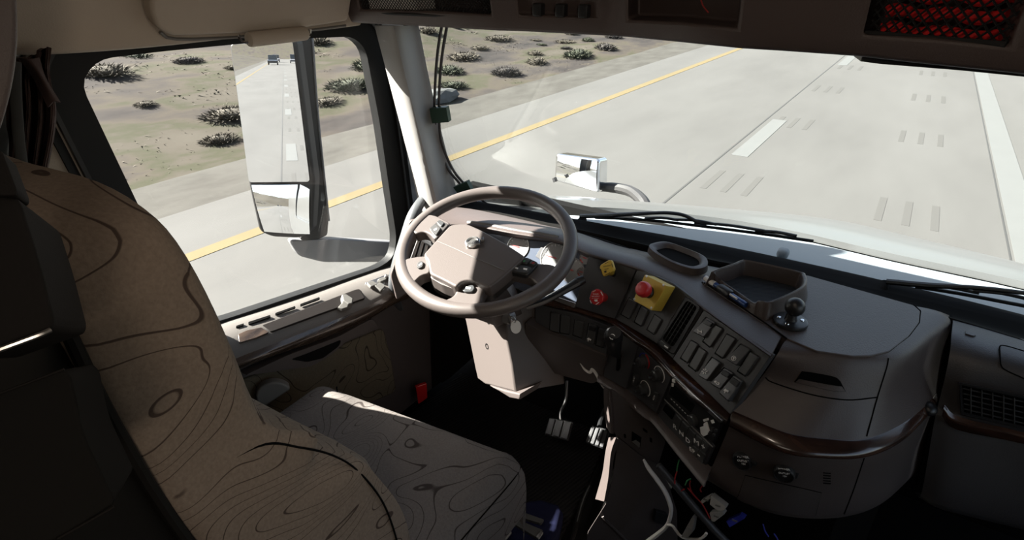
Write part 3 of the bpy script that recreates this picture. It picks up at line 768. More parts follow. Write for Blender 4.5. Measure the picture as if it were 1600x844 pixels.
tag(obj('wire', tube([P(1093, -8, y=lip[10][1] + .02), P(1098, 8, y=lip[10][1] + .015), P(1107, 20, y=lip[10][1] + .01)], .0012, 6, smooth=4), M['redw']), 'thin red wire hanging in the middle overhead cubby', 'wire')

# ================================================================== DRIVER'S DOOR
d1 = empty('door_1', (-.97, .9, .05), kind='structure')
def on(px, x): return [P(a, b, x=x) for a, b in px]
# ledge under the glass: rows from the seal inwards
seal_lo = [(250, 548), (330, 521), (366, 508), (430, 487), (500, 463), (560, 441), (616, 421), (640, 411)]
ledge_lo = [(250, 594), (330, 566), (380, 546), (440, 524), (510, 497), (570, 473), (612, 449), (632, 440)]
r0 = on(seal_lo, -.955); r1 = on(ledge_lo, -.880)
r1b = [p + V3(.010, 0, -.010) for p in r1]
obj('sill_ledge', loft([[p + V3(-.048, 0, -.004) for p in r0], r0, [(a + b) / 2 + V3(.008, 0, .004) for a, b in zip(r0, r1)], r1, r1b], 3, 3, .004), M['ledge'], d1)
wood_lo = [(250, 625), (330, 592), (383, 572), (440, 552), (510, 528), (565, 505), (612, 478), (634, 468)]
r2 = on(wood_lo, -.873)
obj('wood_strip', loft([r1b, [(a * .7 + b * .3) + V3(.014, 0, 0) for a, b in zip(r1b, r2)], [(a * .25 + b * .75) + V3(.012, 0, 0) for a, b in zip(r1b, r2)], r2, [p + V3(-.02, 0, -.006) for p in r2]], 3, 3, .004), M['doorwood'], d1)
DP = Plane(V3(-.895, 0, 0), (1, 0, 0)); DP.u = V3(0, 1, 0); DP.v = V3(0, 0, 1)
obj('door_panel', slab(DP, [(-.3, .05), (1.28, .05), (1.30, .42), (1.22, .505), (.6, .575), (-.3, .64)], -.08, 0, .01), M['dash2'], d1)
fab = [(300, 640), (388, 590), (487, 560), (600, 513), (612, 560), (620, 612), (560, 640), (480, 700), (300, 760)]
obj('fabric_insert', pxslab(DP, fab, 0, .008, .006, .02), M['fabric3'], d1)
obj('armrest_pocket', pxslab(DP, [(380, 588), (450, 555), (530, 526), (583, 497), (592, 514), (545, 530), (520, 553), (487, 573), (455, 577)], .0, .03, .012, .02), M['dash2'], d1)
obj('pull_recess', pxslab(DP, [(455, 562), (480, 553), (534, 531), (530, 541), (505, 560), (480, 566)], .026, .032, .002, .01), M['matte'], d1)
# ledge recess and hardware, laid on the ledge plane
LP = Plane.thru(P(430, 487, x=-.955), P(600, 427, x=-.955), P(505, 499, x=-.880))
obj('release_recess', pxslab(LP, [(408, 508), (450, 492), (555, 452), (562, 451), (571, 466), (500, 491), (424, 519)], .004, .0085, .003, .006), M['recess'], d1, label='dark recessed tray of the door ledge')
obj('release_lever', join(pxslab(LP, [(534, 460), (541, 459), (552, 466), (551, 474), (545, 475), (536, 469)], .006, .026, .004, .003), pxslab(LP, [(536, 471), (546, 474), (543, 480), (534, 483), (528, 480)], .004, .012, .002)), M['greyp'], d1)
for q in [[(369, 509), (381, 505), (381, 508), (369, 512)], [(388, 503), (422, 492), (423, 495), (389, 507)], [(430, 489), (461, 478), (462, 481), (431, 492)], [(469, 475), (499, 464), (500, 467), (470, 478)]]:
    obj('vent_slot', pxslab(LP, q, .0055, .0095, .0005, .002), M['matte'], d1)
obj('speaker_grille', pxslab(LP, [(372, 522), (385, 516), (408, 511), (421, 519), (400, 528), (374, 536)], .004, .0105, .003, .004), M['doorwood'], d1)
sw = obj('window_switch_plate', pxslab(LP, [(570, 442), (600, 430), (616, 428), (616, 437), (597, 455), (588, 452)], .005, .012, .003, .005), M['alu'], d1)
for q in [[(573, 441), (583, 438), (591, 444), (580, 448)], [(585, 446), (595, 441), (603, 446), (596, 454)], [(590, 436), (600, 432), (605, 436), (596, 440)], [(604, 431), (614, 429), (615, 434), (607, 437)]]:
    obj('window_switch', pxslab(LP, q, .011, .020, .003, .004), M['greyp'], sw)
obj('switch_knob', lathe(LP.hit(602, 436, .012), LP.n, [(.006, 0), (.006, .012), (.004, .015), (.001, .016)], 12), M['alu'], sw)
obj('reflector', pxslab(Plane(V3(-.87, 1.15, .1), (1, -.5, .1)), [(650, 605), (667, 599), (668, 622), (654, 632)], 0, .012, .003, .004), M['reflector'], d1, label='red reflector low on the door')
obj('door_edge', prism([V3(-.97, 1.28, .05), V3(-.97, 1.62, .05), V3(-.97, 1.62, .70), V3(-.97, 1.30, .58)], (.085, 0, 0), .02), M['matte'], d1)

# A pillar grab handle
gh = [P(669, 304, x=-.90), P(660, 312, x=-.885), P(645, 338, x=-.87), P(633, 375, x=-.865), P(622, 410, x=-.865), P(616, 440, x=-.87), P(617, 465, x=-.88), P(625, 482, x=-.90)]
t = empty('grab_handle', gh[-1], 'grey curved grab handle on the white pillar behind the steering wheel', 'grab handle')
obj('bar', tube(gh, [.012, .016, .019, .019, .019, .019, .018, .012], 10, smooth=5, flat=(V3(1, 0, 0), .75)), M['handle'], t)
obj('mount_cap', rbox(P(669, 303, x=-.91), (.03, .03, .04), .008, 2), M['black'], t)

# ================================================================== CURTAIN, BELT AND CABINET AT THE LEFT EDGE
def curtain_rows():
    left = [(18, 84), (16, 130), (14, 180), (14, 230), (14, 300)]
    right = [(80, 84), (78, 120), (88, 162), (84, 210), (66, 300)]
    rows = []
    for k, (a, b) in enumerate(zip(left, right)):
        r = []
        for i in range(17):
            t = i / 16; x, y = a[0] + (b[0] - a[0]) * t, a[1] + (b[1] - a[1]) * t + 10 * math.sin(t * 5 + k)
            r.append(P(x, y, x=-.90 - .022 * math.sin(i * 1.55 + k * .35) - .02 * (1 - t)))
        rows.append(r)
    return rows
ct = empty('curtain', P(60, 300, x=-.9), 'dark brown gathered cab curtain hanging behind the driver\'s window', 'curtain')
obj('cloth', loft(curtain_rows(), 3, 4, .004), M['curtain'], ct, smooth=70)
obj('flap', loft([[P(28, 90, x=-.875), P(45, 92, x=-.86), P(62, 90, x=-.875)], [P(50, 120, x=-.87), P(62, 116, x=-.855), P(72, 122, x=-.87)], [P(75, 168, x=-.875), P(85, 158, x=-.86), P(95, 160, x=-.87)]], 5, 5, .004), M['curtain'], ct, smooth=70)
obj('tie_hook', tube([P(22, 266, x=-.85), P(32, 262, x=-.85), P(38, 258, x=-.845), P(43, 257, x=-.84), P(42, 262, x=-.84)], .0035, 6, smooth=4), M['paper'], ct, label='pale hook of the curtain tie')
tag(obj('belt_strap', tube([P(24, 96, x=-.80), P(25, 150, x=-.80), P(30, 220, x=-.79), P(38, 280, x=-.78), P(44, 330, x=-.77)], .0075, 8, smooth=5, flat=(V3(0, 1, 0), .35)), M['canvas']), 'thin dark belt strap hanging in front of the brown curtain', 'strap')
hp2 = Plane(P(0, 60, x=-.62), nrm(CAM - P(0, 60, x=-.62)))
tag(obj('padded_panel', pxslab(hp2, [(-60, -40), (24, -40), (28, 40), (26, 90), (18, 140), (6, 185), (-4, 215), (-60, 230)], -.10, 0, .018, .02, 4), M['header']), 'dark grey padded panel edge at the upper left corner', 'panel')
cb = empty('sleeper_cabinet', V3(-.35, .0, .3), 'dark sleeper cabinet with thin metal edge strips behind the driver\'s seat', 'cabinet')
CP = Plane(P(40, 420, x=-.07), nrm(V3(.55, -.25, .35)))
obj('upper_body', pxslab(CP, [(-80, 300), (22, 305), (32, 318), (58, 400), (84, 500), (80, 516), (-80, 572)], -.10, 0, .008, .008), M['darkbox'], cb)
obj('base', rbox((-.22, -.16, .45), (.34, .30, .90), .01), M['matte'], cb)
obj('metal_strip', tube([CP.hit(-60, 568, .0), CP.hit(0, 546, .002), CP.hit(60, 524, .002), CP.hit(79, 516, .0)], .0016, 8, smooth=4), M['alu'], cb)
obj('lower_drawer', pxslab(CP, [(-80, 640), (0, 612), (98, 576), (112, 590), (130, 680), (178, 780), (176, 790), (80, 850), (-80, 900)], -.12, -.02, .012, .01), M['matte'], cb)
obj('drawer_edge', tube([CP.hit(-20, 622, -.018), CP.hit(40, 600, -.018), CP.hit(100, 577, -.018)], .0008, 6), M['darkbox'], cb)
obj('drawer_edge', tube([CP.hit(90, 842, -.02), CP.hit(140, 814, -.02), CP.hit(178, 792, -.02)], .0009, 6), M['darkbox'], cb)
obj('belt_guide', pxslab(CP, [(-10, 236), (2, 234), (26, 296), (24, 306), (-10, 306)], -.02, .006, .006, .004), M['darkbox'], cb)

# ================================================================== DRIVER'S SEAT
st = empty('driver_seat', (-.5, .45, 0), 'brown driver\'s seat in fabric with wavy contour lines', 'seat')
def backrest():
    # z, front y, rear y, right x, left x, corner radius, wing push
    S = [(1.252, .215, .170, -.36, -.66, .022), (1.243, .235, .150, -.285, -.72, .04), (1.222, .250, .138, -.24, -.76, .05), (1.19, .262, .132, -.222, -.775, .055), (1.13, .275, .132, -.215, -.78, .06),
         (1.05, .285, .138, -.212, -.785, .06), (.985, .292, .145, -.212, -.785, .06), (.945, .315, .150, -.206, -.79, .06), (.900, .360, .158, -.20, -.795, .065), (.84, .405, .168, -.197, -.80, .07),
         (.76, .445, .18, -.195, -.80, .07), (.68, .475, .195, -.195, -.80, .07), (.60, .488, .21, -.195, -.80, .07), (.52, .485, .225, -.20, -.795, .07), (.46, .47, .235, -.21, -.785, .06)]
    loops = []
    for z, yf, yr, xr, xl, r in S:
        q = round2([(xr, yr), (xr, yf), (xl, yf), (xl, yr)], [r * .5, r, r, r * .5], 6)
        # flatten the middle of the front so that the sides stand proud as wings
        L = []
        n = len(q)
        ext = [np.asarray(p) for p in q]
        dens = []
        for i in range(n):
            a, b = ext[i], ext[(i + 1) % n]; dens.append(a)
            if np.linalg.norm(b - a) > .12:
                for k in range(1, 6): dens.append(a + (b - a) * k / 6)
        while len(dens) > 52: dens.pop()
        for p in dens:
            y = p[1]; u = (p[0] - xl) / (xr - xl)
            if y > yf - .02: y -= (.05 if z < .95 else .02) * math.sin(math.pi * min(1, max(0, u))) ** .6
            L.append(V3(p[0], y, z))
        loops.append(L)
    m = min(len(L) for L in loops); loops = [L[:m] for L in loops]
    cols = [catmull([L[k] for L in loops], 3) for k in range(m)]
    loops = [[c[j] for c in cols] for j in range(len(cols[0]))]
    return ringloft(loops, False)
br = obj('backrest', backrest(), M['fabric'], st, smooth=60)
def shell():
    S = [(1.235, .15, .105, -.30, -.70), (1.20, .142, .075, -.245, -.755), (1.1, .148, .055, -.224, -.775), (.95, .165, .055, -.218, -.782), (.8, .185, .06, -.212, -.79), (.6, .225, .085, -.21, -.79), (.4, .26, .12, -.215, -.785)]
    loops = [[V3(p[0], p[1], z) for p in round2([(xr, yr), (xr, yf), (xl, yf), (xl, yr)], .03, 5)] for z, yf, yr, xr, xl in S]
    cols = [catmull([L[k] for L in loops], 3) for k in range(len(loops[0]))]
    return ringloft([[c[j] for c in cols] for j in range(len(cols[0]))], False)
obj('back_shell', shell(), M['shell'], st, smooth=60)
pp = [P(a, b, x=-.212) for a, b in [(160, 418), (190, 470), (215, 530), (238, 600)]]
obj('piping', tube([V3(-.40, .150, 1.240), V3(-.30, .146, 1.232), V3(-.25, .140, 1.205), V3(-.226, .138, 1.17), V3(-.215, .140, 1.08), V3(-.212, .152, .96), V3(-.20, .172, .83), V3(-.197, .21, .62)], .006, 8, smooth=5), M['shell'], br)
seam = [V3(-.2095, .215, .955), V3(-.207, .265, .945), V3(-.203, .300, .915), V3(-.199, .340, .872), V3(-.196, .372, .82), V3(-.193, .402, .74), V3(-.193, .418, .66), V3(-.193, .424, .58), V3(-.196, .42, .5)]
obj('piping', tube(seam, .0015, 6, smooth=5), M['seam'], br)
# cushion
ZC = .468
fr, fl = P(822, 714, z=ZC - .01), P(488, 590, z=ZC - .01)
def cushion():
    yb = .30; xr0, xl0 = -.215, -.80
    rows = []
    nx = 22
    prof = [(0, -.005), (.5, .0), (.80, .004), (.90, .006), (.955, .0), (.985, -.014), (1.0, -.04), (1.0, -.10), (.985, -.19)]
    for t, dz in prof:
        r = []
        for i in range(nx + 1):
            s = i / nx
            yf = fr[1] + (fl[1] - fr[1]) * s
            y = yb + (yf - yb) * t
            x = xr0 + (xl0 - xr0) * s
            edge = min(s, 1 - s) * (xr0 - xl0)
            side = .0
            bol = .012 * math.exp(-((edge - .10) / .06) ** 2) - .006 * math.exp(-((edge - .17) / .02) ** 2)
            if edge < .035: side = -(1 - math.sqrt(max(0, 1 - ((.035 - edge) / .035) ** 2))) * .035
            r.append(V3(x, y, ZC + dz + bol * (1 if t < .95 else 0) + side))
        rs = [V3(r[0][0] + .003, r[0][1], r[0][2] - .06), V3(r[0][0], r[0][1], ZC - .19)][::-1]
        ls = [V3(r[-1][0] - .003, r[-1][1], r[-1][2] - .06), V3(r[-1][0], r[-1][1], ZC - .19)]
        rows.append(rs + r + ls)
    return loft(rows, 2, 3, .0, face=(-.5, .6, 3))
cu = obj('cushion', cushion(), M['fabric2'], st, smooth=70)
cz = lambda px, dz=.0: [P(a, b, z=ZC + dz) for a, b in px]
obj('seam', tube(cz([(727, 704), (700, 734), (660, 776), (629, 806), (600, 840)], .004), .0018, 6, smooth=4), M['seam'], cu)
obj('seam', tube(cz([(526, 605), (527, 620), (520, 640), (505, 656), (480, 676)], .006), .0018, 6, smooth=4), M['seam'], cu)
obj('seam', tube([V3(-.213, y, ZC - .034) for y in (.35, .5, .65, .78)] + [V3(-.222, fr[1] - .004, ZC - .036)], .0014, 6, smooth=3), M['seam'], cu)
obj('seat_base', rbox((-.51, .54, .19), (.50, .46, .22), .02), M['matte'], st)
obj('suspension', rbox((-.51, .52, .045), (.42, .40, .09), .01), M['matte'], st)
sc_ = Plane(P(425, 618, x=-.84), (1, -.6, .25))
obj('side_cover', pxslab(sc_, [(399, 618), (404, 608), (415, 600), (430, 597), (445, 600), (456, 608), (440, 618), (420, 632), (405, 642)], -.03, 0, .010, .02), M['greyp'], st, label='grey moulded cover on the door side')

# ================================================================== STEERING WHEEL
WC = V3(-.481, 1.06, .818); wa, wy = math.radians(19.67), math.radians(11.44)
WN = V3(math.sin(wy) * math.sin(wa), -math.cos(wy) * math.sin(wa), math.cos(wa))
WP = Plane(WC, WN)
wh = empty('steering_wheel', WC, 'brown leather steering wheel with emblem on its centre pad', 'steering wheel')
def cw5(pts): return [(600 + a / 3.669, 270 + b / 3.669) for a, b in pts]
RR = .225 - .0165
ringpts = [WP.w(math.cos(t) * RR, math.sin(t) * RR, -.004) for t in np.linspace(0, 2 * math.pi, 72, endpoint=False)]
obj('rim', tube(ringpts, .0172, 16, closed=True), M['wheel'], wh, smooth=80)
hubc = WP.uv(WP.hit(740, 400))
def bulge(shape, h0, amt, rad):
    V, F = shape; out = []
    for p in V:
        p = np.asarray(p); h = (p - WP.o) @ WP.n; u, v = WP.uv(p); d2 = ((u - hubc[0]) ** 2 + (v - hubc[1]) ** 2) / rad ** 2
        k = max(0, min(1, (h - h0) / .01)); out.append(tuple(p + WP.n * (amt * max(0, 1 - d2)) * k))
    return out, F
pad = cw5([(378, 298), (425, 291), (480, 292), (560, 328), (700, 405), (805, 474), (798, 490), (690, 590), (606, 655), (585, 650), (520, 618), (480, 614), (440, 625), (415, 655), (330, 610), (262, 578), (250, 500), (222, 470)])
obj('hub_base', pxslab(WP, cw5([(370, 305), (480, 300), (800, 480), (600, 660), (430, 670), (262, 600), (225, 475)]), -.05, .002, .012, .02), M['wheeld'], wh)
ab = obj('airbag_cover', pxslab(WP, pad, -.005, .026, .014, .012, 5), M['wheel'], wh, smooth=50)
obj('cover_seam', tube([WP.hit(*p, .0268) for p in cw5([(305, 392), (400, 432), (525, 490), (600, 520), (690, 560)])], .0007, 6, smooth=4), M['greyp'], ab)
obj('cover_lip', pxslab(WP, cw5([(266, 592), (280, 590), (340, 622), (415, 660), (415, 672), (330, 640), (270, 604)]), -.02, .012, .004, .006), M['wheel'], ab)
spk = [[(160, 330), (205, 262), (250, 235), (300, 245), (385, 290), (352, 322), (292, 385), (262, 350), (225, 335), (180, 350)],
       [(95, 520), (130, 490), (205, 478), (240, 476), (262, 520), (262, 575), (215, 585), (180, 618), (150, 650), (110, 600)],
       [(330, 735), (400, 705), (418, 660), (436, 630), (480, 614), (525, 622), (590, 650), (560, 700), (560, 745), (450, 790), (380, 780)],
       [(780, 500), (800, 478), (885, 520), (935, 520), (985, 530), (985, 590), (930, 650), (880, 640), (840, 600), (712, 570)]]
for q in spk: obj('spoke', pxslab(WP, cw5(q), -.020, .008, .010, .012, 4), M['wheel'], wh, smooth=50)
def button(px, h0, h1, m, parent, name='wheel_button', r=.004, bev=.0025): return obj(name, pxslab(WP, cw5(px), h0, h1, bev, r), m, parent)
bp = button([(258, 318), (318, 268), (372, 296), (300, 376)], .004, .012, M['wheeld'], wh, 'button_pad', .006)
button([(264, 320), (290, 290), (324, 318), (300, 356)], .011, .017, M['greyd'], bp)
button([(300, 282), (318, 268), (345, 286), (328, 308)], .011, .016, M['button'], bp)
obj('lettering', pxslab(WP, cw5([(284, 326), (300, 316), (304, 324), (290, 332)]), .017, .0176), M['white'], bp)
bp = button([(185, 535), (192, 512), (212, 502), (228, 512), (222, 540), (200, 548)], .006, .013, M['greyd'], wh, 'button_pad', .006)
obj('lettering', pxslab(WP, cw5([(198, 528), (214, 516), (217, 522), (202, 534)]), .013, .0136), M['white'], bp)
bp = button([(440, 665), (455, 645), (480, 638), (512, 642), (522, 658), (508, 682), (460, 682)], .006, .014, M['button'], wh, 'button_pad', .006)
obj('lettering', pxslab(WP, cw5([(466, 652), (496, 656), (494, 668), (470, 665)]), .014, .0146), M['white'], bp)
bp = button([(708, 565), (760, 515), (812, 480), (888, 515), (862, 545), (820, 588)], .004, .016, M['black'], wh, 'button_pad', .008)
for q, pr in [([(778, 505), (808, 486), (842, 498), (815, 522)], (802, 506)), ([(830, 515), (855, 500), (880, 512), (855, 530)], (852, 516)), ([(728, 560), (765, 525), (800, 530), (848, 545), (822, 572), (790, 572)], None)]:
    button(q, .015, .020, M['button'], bp, 'wheel_button', .004, .002)
obj('lettering', join(pxslab(WP, cw5([(754, 540), (770, 545), (766, 552), (750, 547)]), .020, .0206), pxslab(WP, cw5([(800, 545), (822, 549), (818, 558), (798, 553)]), .020, .0206)), M['white'], bp)
obj('lettering', pxslab(WP, cw5([(796, 506), (808, 500), (812, 505), (800, 511)]), .020, .0206), M['greenw'], bp)
obj('lettering', pxslab(WP, cw5([(846, 516), (862, 512), (864, 517), (848, 521)]), .020, .0206), M['redw'], bp)
# emblem: ring with arrow and a bar with the maker's word on it
ec = WP.hit(*cw5([(508, 398)])[0], .030); EP = Plane(ec, WN)
em = obj('emblem', join(lathe(ec, WN, [(.0125, 0), (.0135, .003), (.016, .0035), (.0182, .002), (.0182, -.003), (.0125, -.003)], 28),
     pxslab(EP, cw5([(470, 396), (544, 384), (550, 406), (474, 420)]), -.002, .0038, .0008), pxslab(EP, cw5([(552, 372), (570, 366), (574, 384), (556, 388)]), -.002, .003, .0008)), M['alu'], ab)
obj('lettering', lettering('VOLVO', EP, *cw5([(477, 412), (542, 401)]), h=.0038, depth=.0006, hgt=.0052), M['black'], em)
# column behind the hub
ck = empty('steering_column', P(770, 600, y=1.16), 'beige and brown steering column cover standing below the wheel', 'steering column')
KP = Plane.thru(P(735, 495, y=1.15), P(810, 482, y=1.06), P(775, 610, y=1.075))
obj('column_cover', prism([KP.hit(*p) for p in [(724, 488), (728, 505), (742, 575), (746, 592), (758, 601), (768, 603), (805, 613), (799, 570), (792, 535), (789, 480)]], (.088, .115, -.008), .006, 3, True), M['wheel'], ck, smooth=40)
obj('lower_lip', prism([KP.hit(*p, .004) for p in [(764, 603), (780, 612), (796, 622), (811, 625), (812, 616), (790, 611)]], (.03, .12, .0), .006, 3, True), M['dash2'], ck)
obj('column_shroud', prism([WP.hit(a, b, -.06) for a, b in cw5([(330, 560), (400, 690), (540, 740), (700, 660), (680, 540), (420, 480)])], tuple(-WN * .14 + V3(0, .05, 0)), .02, 3), M['dash2'], ck)
obj('screw_hole', lathe(KP.hit(762, 541, -.002), KP.n, [(.0085, 0), (.0085, .003), (.006, .0032), (.005, -.004)], 16), M['seam'], ck)
obj('screw_hole', lathe(KP.hit(764, 502, -.002), KP.n, [(.008, 0), (.008, .003), (.006, .0032), (.005, -.004)], 16), M['seam'], ck)
ig = KP.hit(796, 496, .004)
obj('ignition_lock', lathe(ig, KP.n, [(.017, -.01), (.017, .006), (.0135, .010), (.010, .010), (.010, .007), (.001, .007)], 20), M['alu'], ck)
ky = empty('ignition_key', KP.hit(806, 512, .03), 'metal key in the ignition with a round white tag', 'key')
obj('key_head', lathe(ig + KP.n * .014 + V3(.004, 0, .002), nrm(V3(.7, -.7, .1)), [(.001, 0), (.011, 0), (.0115, .0015), (.011, .003), (.001, .003)], 16, sx=1.2), M['alu'], ky)
obj('key_blade', tube([ig + KP.n * .004, ig + KP.n * .016], .0025, 6), M['alu'], ky)
obj('key_ring', tube([KP.hit(*p, .022) for p in [(799, 494), (803, 496), (806, 500), (805, 504), (801, 502), (798, 498)]], .0012, 6, closed=True, smooth=3), M['alu'], ky)
obj('tag', lathe(KP.hit(806, 511, .020), nrm(CAM - KP.hit(806, 511)), [(.001, 0), (.0125, 0), (.0132, .001), (.0125, .002), (.001, .002)], 20, sx=1.25), M['paper'], ky, label='white round key tag')
def stalk(name, pts, rs, lbl):
    t = empty(name, pts[0], lbl, 'stalk')
    obj('lever', tube(pts[:-1], rs[:-1], 10, smooth=4, flat=(V3(0, 0, 1), 1.3)), M['black'], t)
    obj('tip', tube([pts[-2], pts[-1]], [rs[-2] * 1.15, rs[-1]], 12), M['black'], t)
    return t
stalk('control_stalk', [WP.hit(822, 480, -.075), WP.hit(855, 468, -.07), WP.hit(888, 450, -.062), WP.hit(903, 441, -.058), WP.hit(913, 436, -.055)], [.007, .008, .009, .011, .010], 'black lever with squared tip right of the steering wheel')
stalk('control_stalk', [WP.hit(700, 398, -.06), WP.hit(680, 382, -.06), WP.hit(672, 376, -.06), WP.hit(664, 372, -.06)], [.009, .010, .013, .012], 'short black lever seen through the left of the steering wheel')

# ================================================================== DASHBOARD
db = empty('dashboard', (0, 1.1, .1), 'dark brown wraparound truck dashboard with switches and wood trim', 'dashboard')
def Z(px, z): return [P(a, b, z=z) for a, b in px]
top0 = [(672, 352), (690, 350), (731, 350), (807, 364), (873, 375), (921, 396), (996, 418), (1052, 442), (1101, 480), (1206, 553)]
topb = [(676, 322), (690, 323), (735, 325), (845, 350), (900, 362), (965, 383), (1050, 403), (1090, 412), (1140, 422), (1270, 450)]
e0 = Z(top0, .800); eb = Z(topb, .776)
em_ = [a * .75 + b * .25 + V3(0, 0, .010) for a, b in zip(e0, eb)]; en_ = [a * .4 + b * .6 + V3(0, 0, .008) for a, b in zip(e0, eb)]
obj('top_pad', loft([[p + V3(0, .02, -.025) for p in e0], [p + V3(0, .0, -.008) for p in e0], e0, em_, en_, eb], 4, 4, .006), M['dash'], db, smooth=60)
# bulkhead of dark plastic behind every fascia panel
core = [P(a, b, z=.78) + V3(0, .07, 0) for a, b in [(640, 350), (731, 350), (873, 375), (996, 418), (1101, 480), (1206, 553)]]
def drop(c, z, dy): return [V3(p[0], p[1] + dy, z) for p in c]
obj('dash_core', loft([core, drop(core, .70, 0), drop(core, .60, .03), drop(core, .50, .06), drop(core, .44, .10)], 3, 3, .006), M['matte'], db)
def plane3(a, b, c): return Plane.thru(P(*a[:2], z=a[2]), P(*b[:2], z=b[2]), P(*c[:2], z=c[2]))

# --- instrument cluster
ICP = plane3((770, 365, .775), (921, 397, .785), (897, 478, .668))
IC = ICP.off(-.012)
ic = obj('instrument_cluster', pxslab(IC, [(735, 352), (800, 362), (873, 374), (925, 394), (902, 480), (853, 470), (780, 440), (735, 400)], -.03, 0, .002), M['cluster'], db)
gm = lambda a, b: (600 + a / 3.669, 270 + b / 3.669)
def gauge(cx, cy, r, a0, n, red=False, words=None):
    c = IC.hit(*gm(cx, cy)); Q = Plane(c, IC.n); Q.u, Q.v = IC.u, IC.v
    parts = [(lathe(c, IC.n, [(.001, .0012), (r, .0012), (r, 0)], 28), M['dial']),
             (lathe(c, IC.n, [(r, -.001), (r * 1.03, .003), (r * 1.09, .003), (r * 1.1, -.001)], 28), M['alu'])]
    tk = []
    for k in range(n):
        t = math.radians(a0 - k * 260 / (n - 1)); d = (math.cos(t), math.sin(t)); e = (-d[1], d[0]); L = .16 if k % 2 == 0 else .1
        tk.append(slab(Q, [(d[0] * r * .92 + e[0] * .0005, d[1] * r * .92 + e[1] * .0005), (d[0] * r * (.92 - L) + e[0] * .0005, d[1] * r * (.92 - L) + e[1] * .0005), (d[0] * r * (.92 - L) - e[0] * .0005, d[1] * r * (.92 - L) - e[1] * .0005), (d[0] * r * .92 - e[0] * .0005, d[1] * r * .92 - e[1] * .0005)], .0012, .0018))
    parts.append((join(*tk), M['white']))
    t = math.radians(a0 - 60); d = (math.cos(t), math.sin(t)); e = (-d[1], d[0])
    parts.append((slab(Q, [(d[0] * r * .8, d[1] * r * .8), (e[0] * .0015, e[1] * .0015), (-d[0] * .006, -d[1] * .006), (-e[0] * .0015, -e[1] * .0015)], .002, .0034), M['redw']))
    if red: parts.append((join(*[slab(Q, [(math.cos(a) * r * .95, math.sin(a) * r * .95), (math.cos(a + .3) * r * .95, math.sin(a + .3) * r * .95), (math.cos(a + .3) * r * .82, math.sin(a + .3) * r * .82), (math.cos(a) * r * .82, math.sin(a) * r * .82)], .0013, .002) for a in (3.3, 3.6, 3.9)]), M['reflector']))
    return obj('gauge', parts, None, ic)
gauge(770, 425, .030, 220, 13); gauge(985, 490, .040, 220, 17); gauge(1080, 560, .030, 220, 11); gauge(1155, 490, .0145, 220, 7, True); gauge(1135, 570, .012, 220, 7, True)
obj('display', pxslab(IC, [gm(*p) for p in [(868, 480), (900, 425), (940, 440), (900, 500)]], 0, .002, .0005, .002), M['panel'], ic)
obj('lower_trim', pxslab(ICP, [(852, 464), (860, 461), (899, 474), (897, 481)], -.012, .012, .003, .002), M['alu'], ic)
tr_ = [(731, 345), (765, 350), (807, 358), (845, 364), (873, 369)]
obj('upper_trim', loft([[P(a, b - 1, z=.806) for a, b in tr_], [P(a, b + 1, z=.803) + V3(0, -.004, 0) for a, b in tr_], [P(a, b + 8, z=.793) + V3(0, -.005, 0) for a, b in tr_]], 4, 3, .003), M['alu'], ic, label='satin metal strip along the top')
# left end of the dash seen through the wheel
LV = Plane(P(655, 385, x=-.80), (.75, -.6, .25))
lf = obj('side_panel', pxslab(LV, [(640, 345), (690, 335), (705, 350), (698, 410), (660, 440), (620, 470), (610, 430)], -.02, 0, .006, .01), M['dash'], db)
obj('side_vent', join(*[pxslab(LV, [(640 + k * 9, 408 - k * 1), (655 + k * 7, 366), (660 + k * 7, 366), (646 + k * 9, 408 - k)], 0, .012, .002) for k in range(3)]), M['alu'], lf)
KBL = Plane(P(650, 500, y=1.30), (0, -1, .12))
obj('knee_panel', pxslab(KBL, [(600, 440), (735, 455), (735, 560), (690, 600), (640, 560)], -.03, 0, .01, .01), M['matte'], db)

def c2(p): return [(1000 + a / 4.22, 450 + b / 4.22) for a, b in p]
def icon_shapes(kind, pl, cx, cy, h, s=1.0, cv=c2):
    b = lambda *r: pxslab(pl, cv([(cx + x * s, cy + y * s) for x, y in r]), h, h + .0006)
    if kind == 'axle': return join(b((-16, -10), (-10, -14), (-4, 2), (-10, 6)), b((8, -2), (14, -6), (18, 12), (12, 14)), b((-8, -4), (14, 4), (12, 9), (-10, 1)), b((-14, 12), (-8, 8), (-6, 14), (-12, 18)))
    if kind == 'fan':
        out = []
        for k in range(6):
            t = k * math.pi / 3; d = (math.cos(t), math.sin(t)); e = (-d[1], d[0])
            out.append(b((d[0] * 4, d[1] * 4), (d[0] * 17 + e[0] * 5, d[1] * 17 + e[1] * 5), (d[0] * 19 - e[0] * 4, d[1] * 19 - e[1] * 4)))
        return join(*out)
    if kind == 'circle':
        out = []
        for k in range(10):
            t0, t1 = k * .628, k * .628 + .45; out.append(b(*[(math.cos(t) * r, math.sin(t) * r) for r, t in ((17, t0), (17, t1), (12, t1), (12, t0))]))
        out.append(b((-5, -8), (2, -8), (2, 8), (-5, 8))); out.append(b((2, -8), (7, -5), (7, 0), (2, 2)))
        return join(*out)
    if kind == 'lamp': return join(b((-18, -6), (-4, -10), (0, 2), (-12, 8)), b((2, -2), (16, 4), (14, 9), (0, 3)), b((-4, 8), (8, 14), (6, 18), (-6, 12)), b((14, 4), (19, 6), (14, 20), (9, 18)))
    if kind == 'truck': return join(b((-18, -4), (-2, -12), (8, 2), (-8, 10)), b((6, -4), (18, 2), (12, 14), (2, 8)), b((-10, 10), (-4, 14), (-8, 19), (-14, 14)))
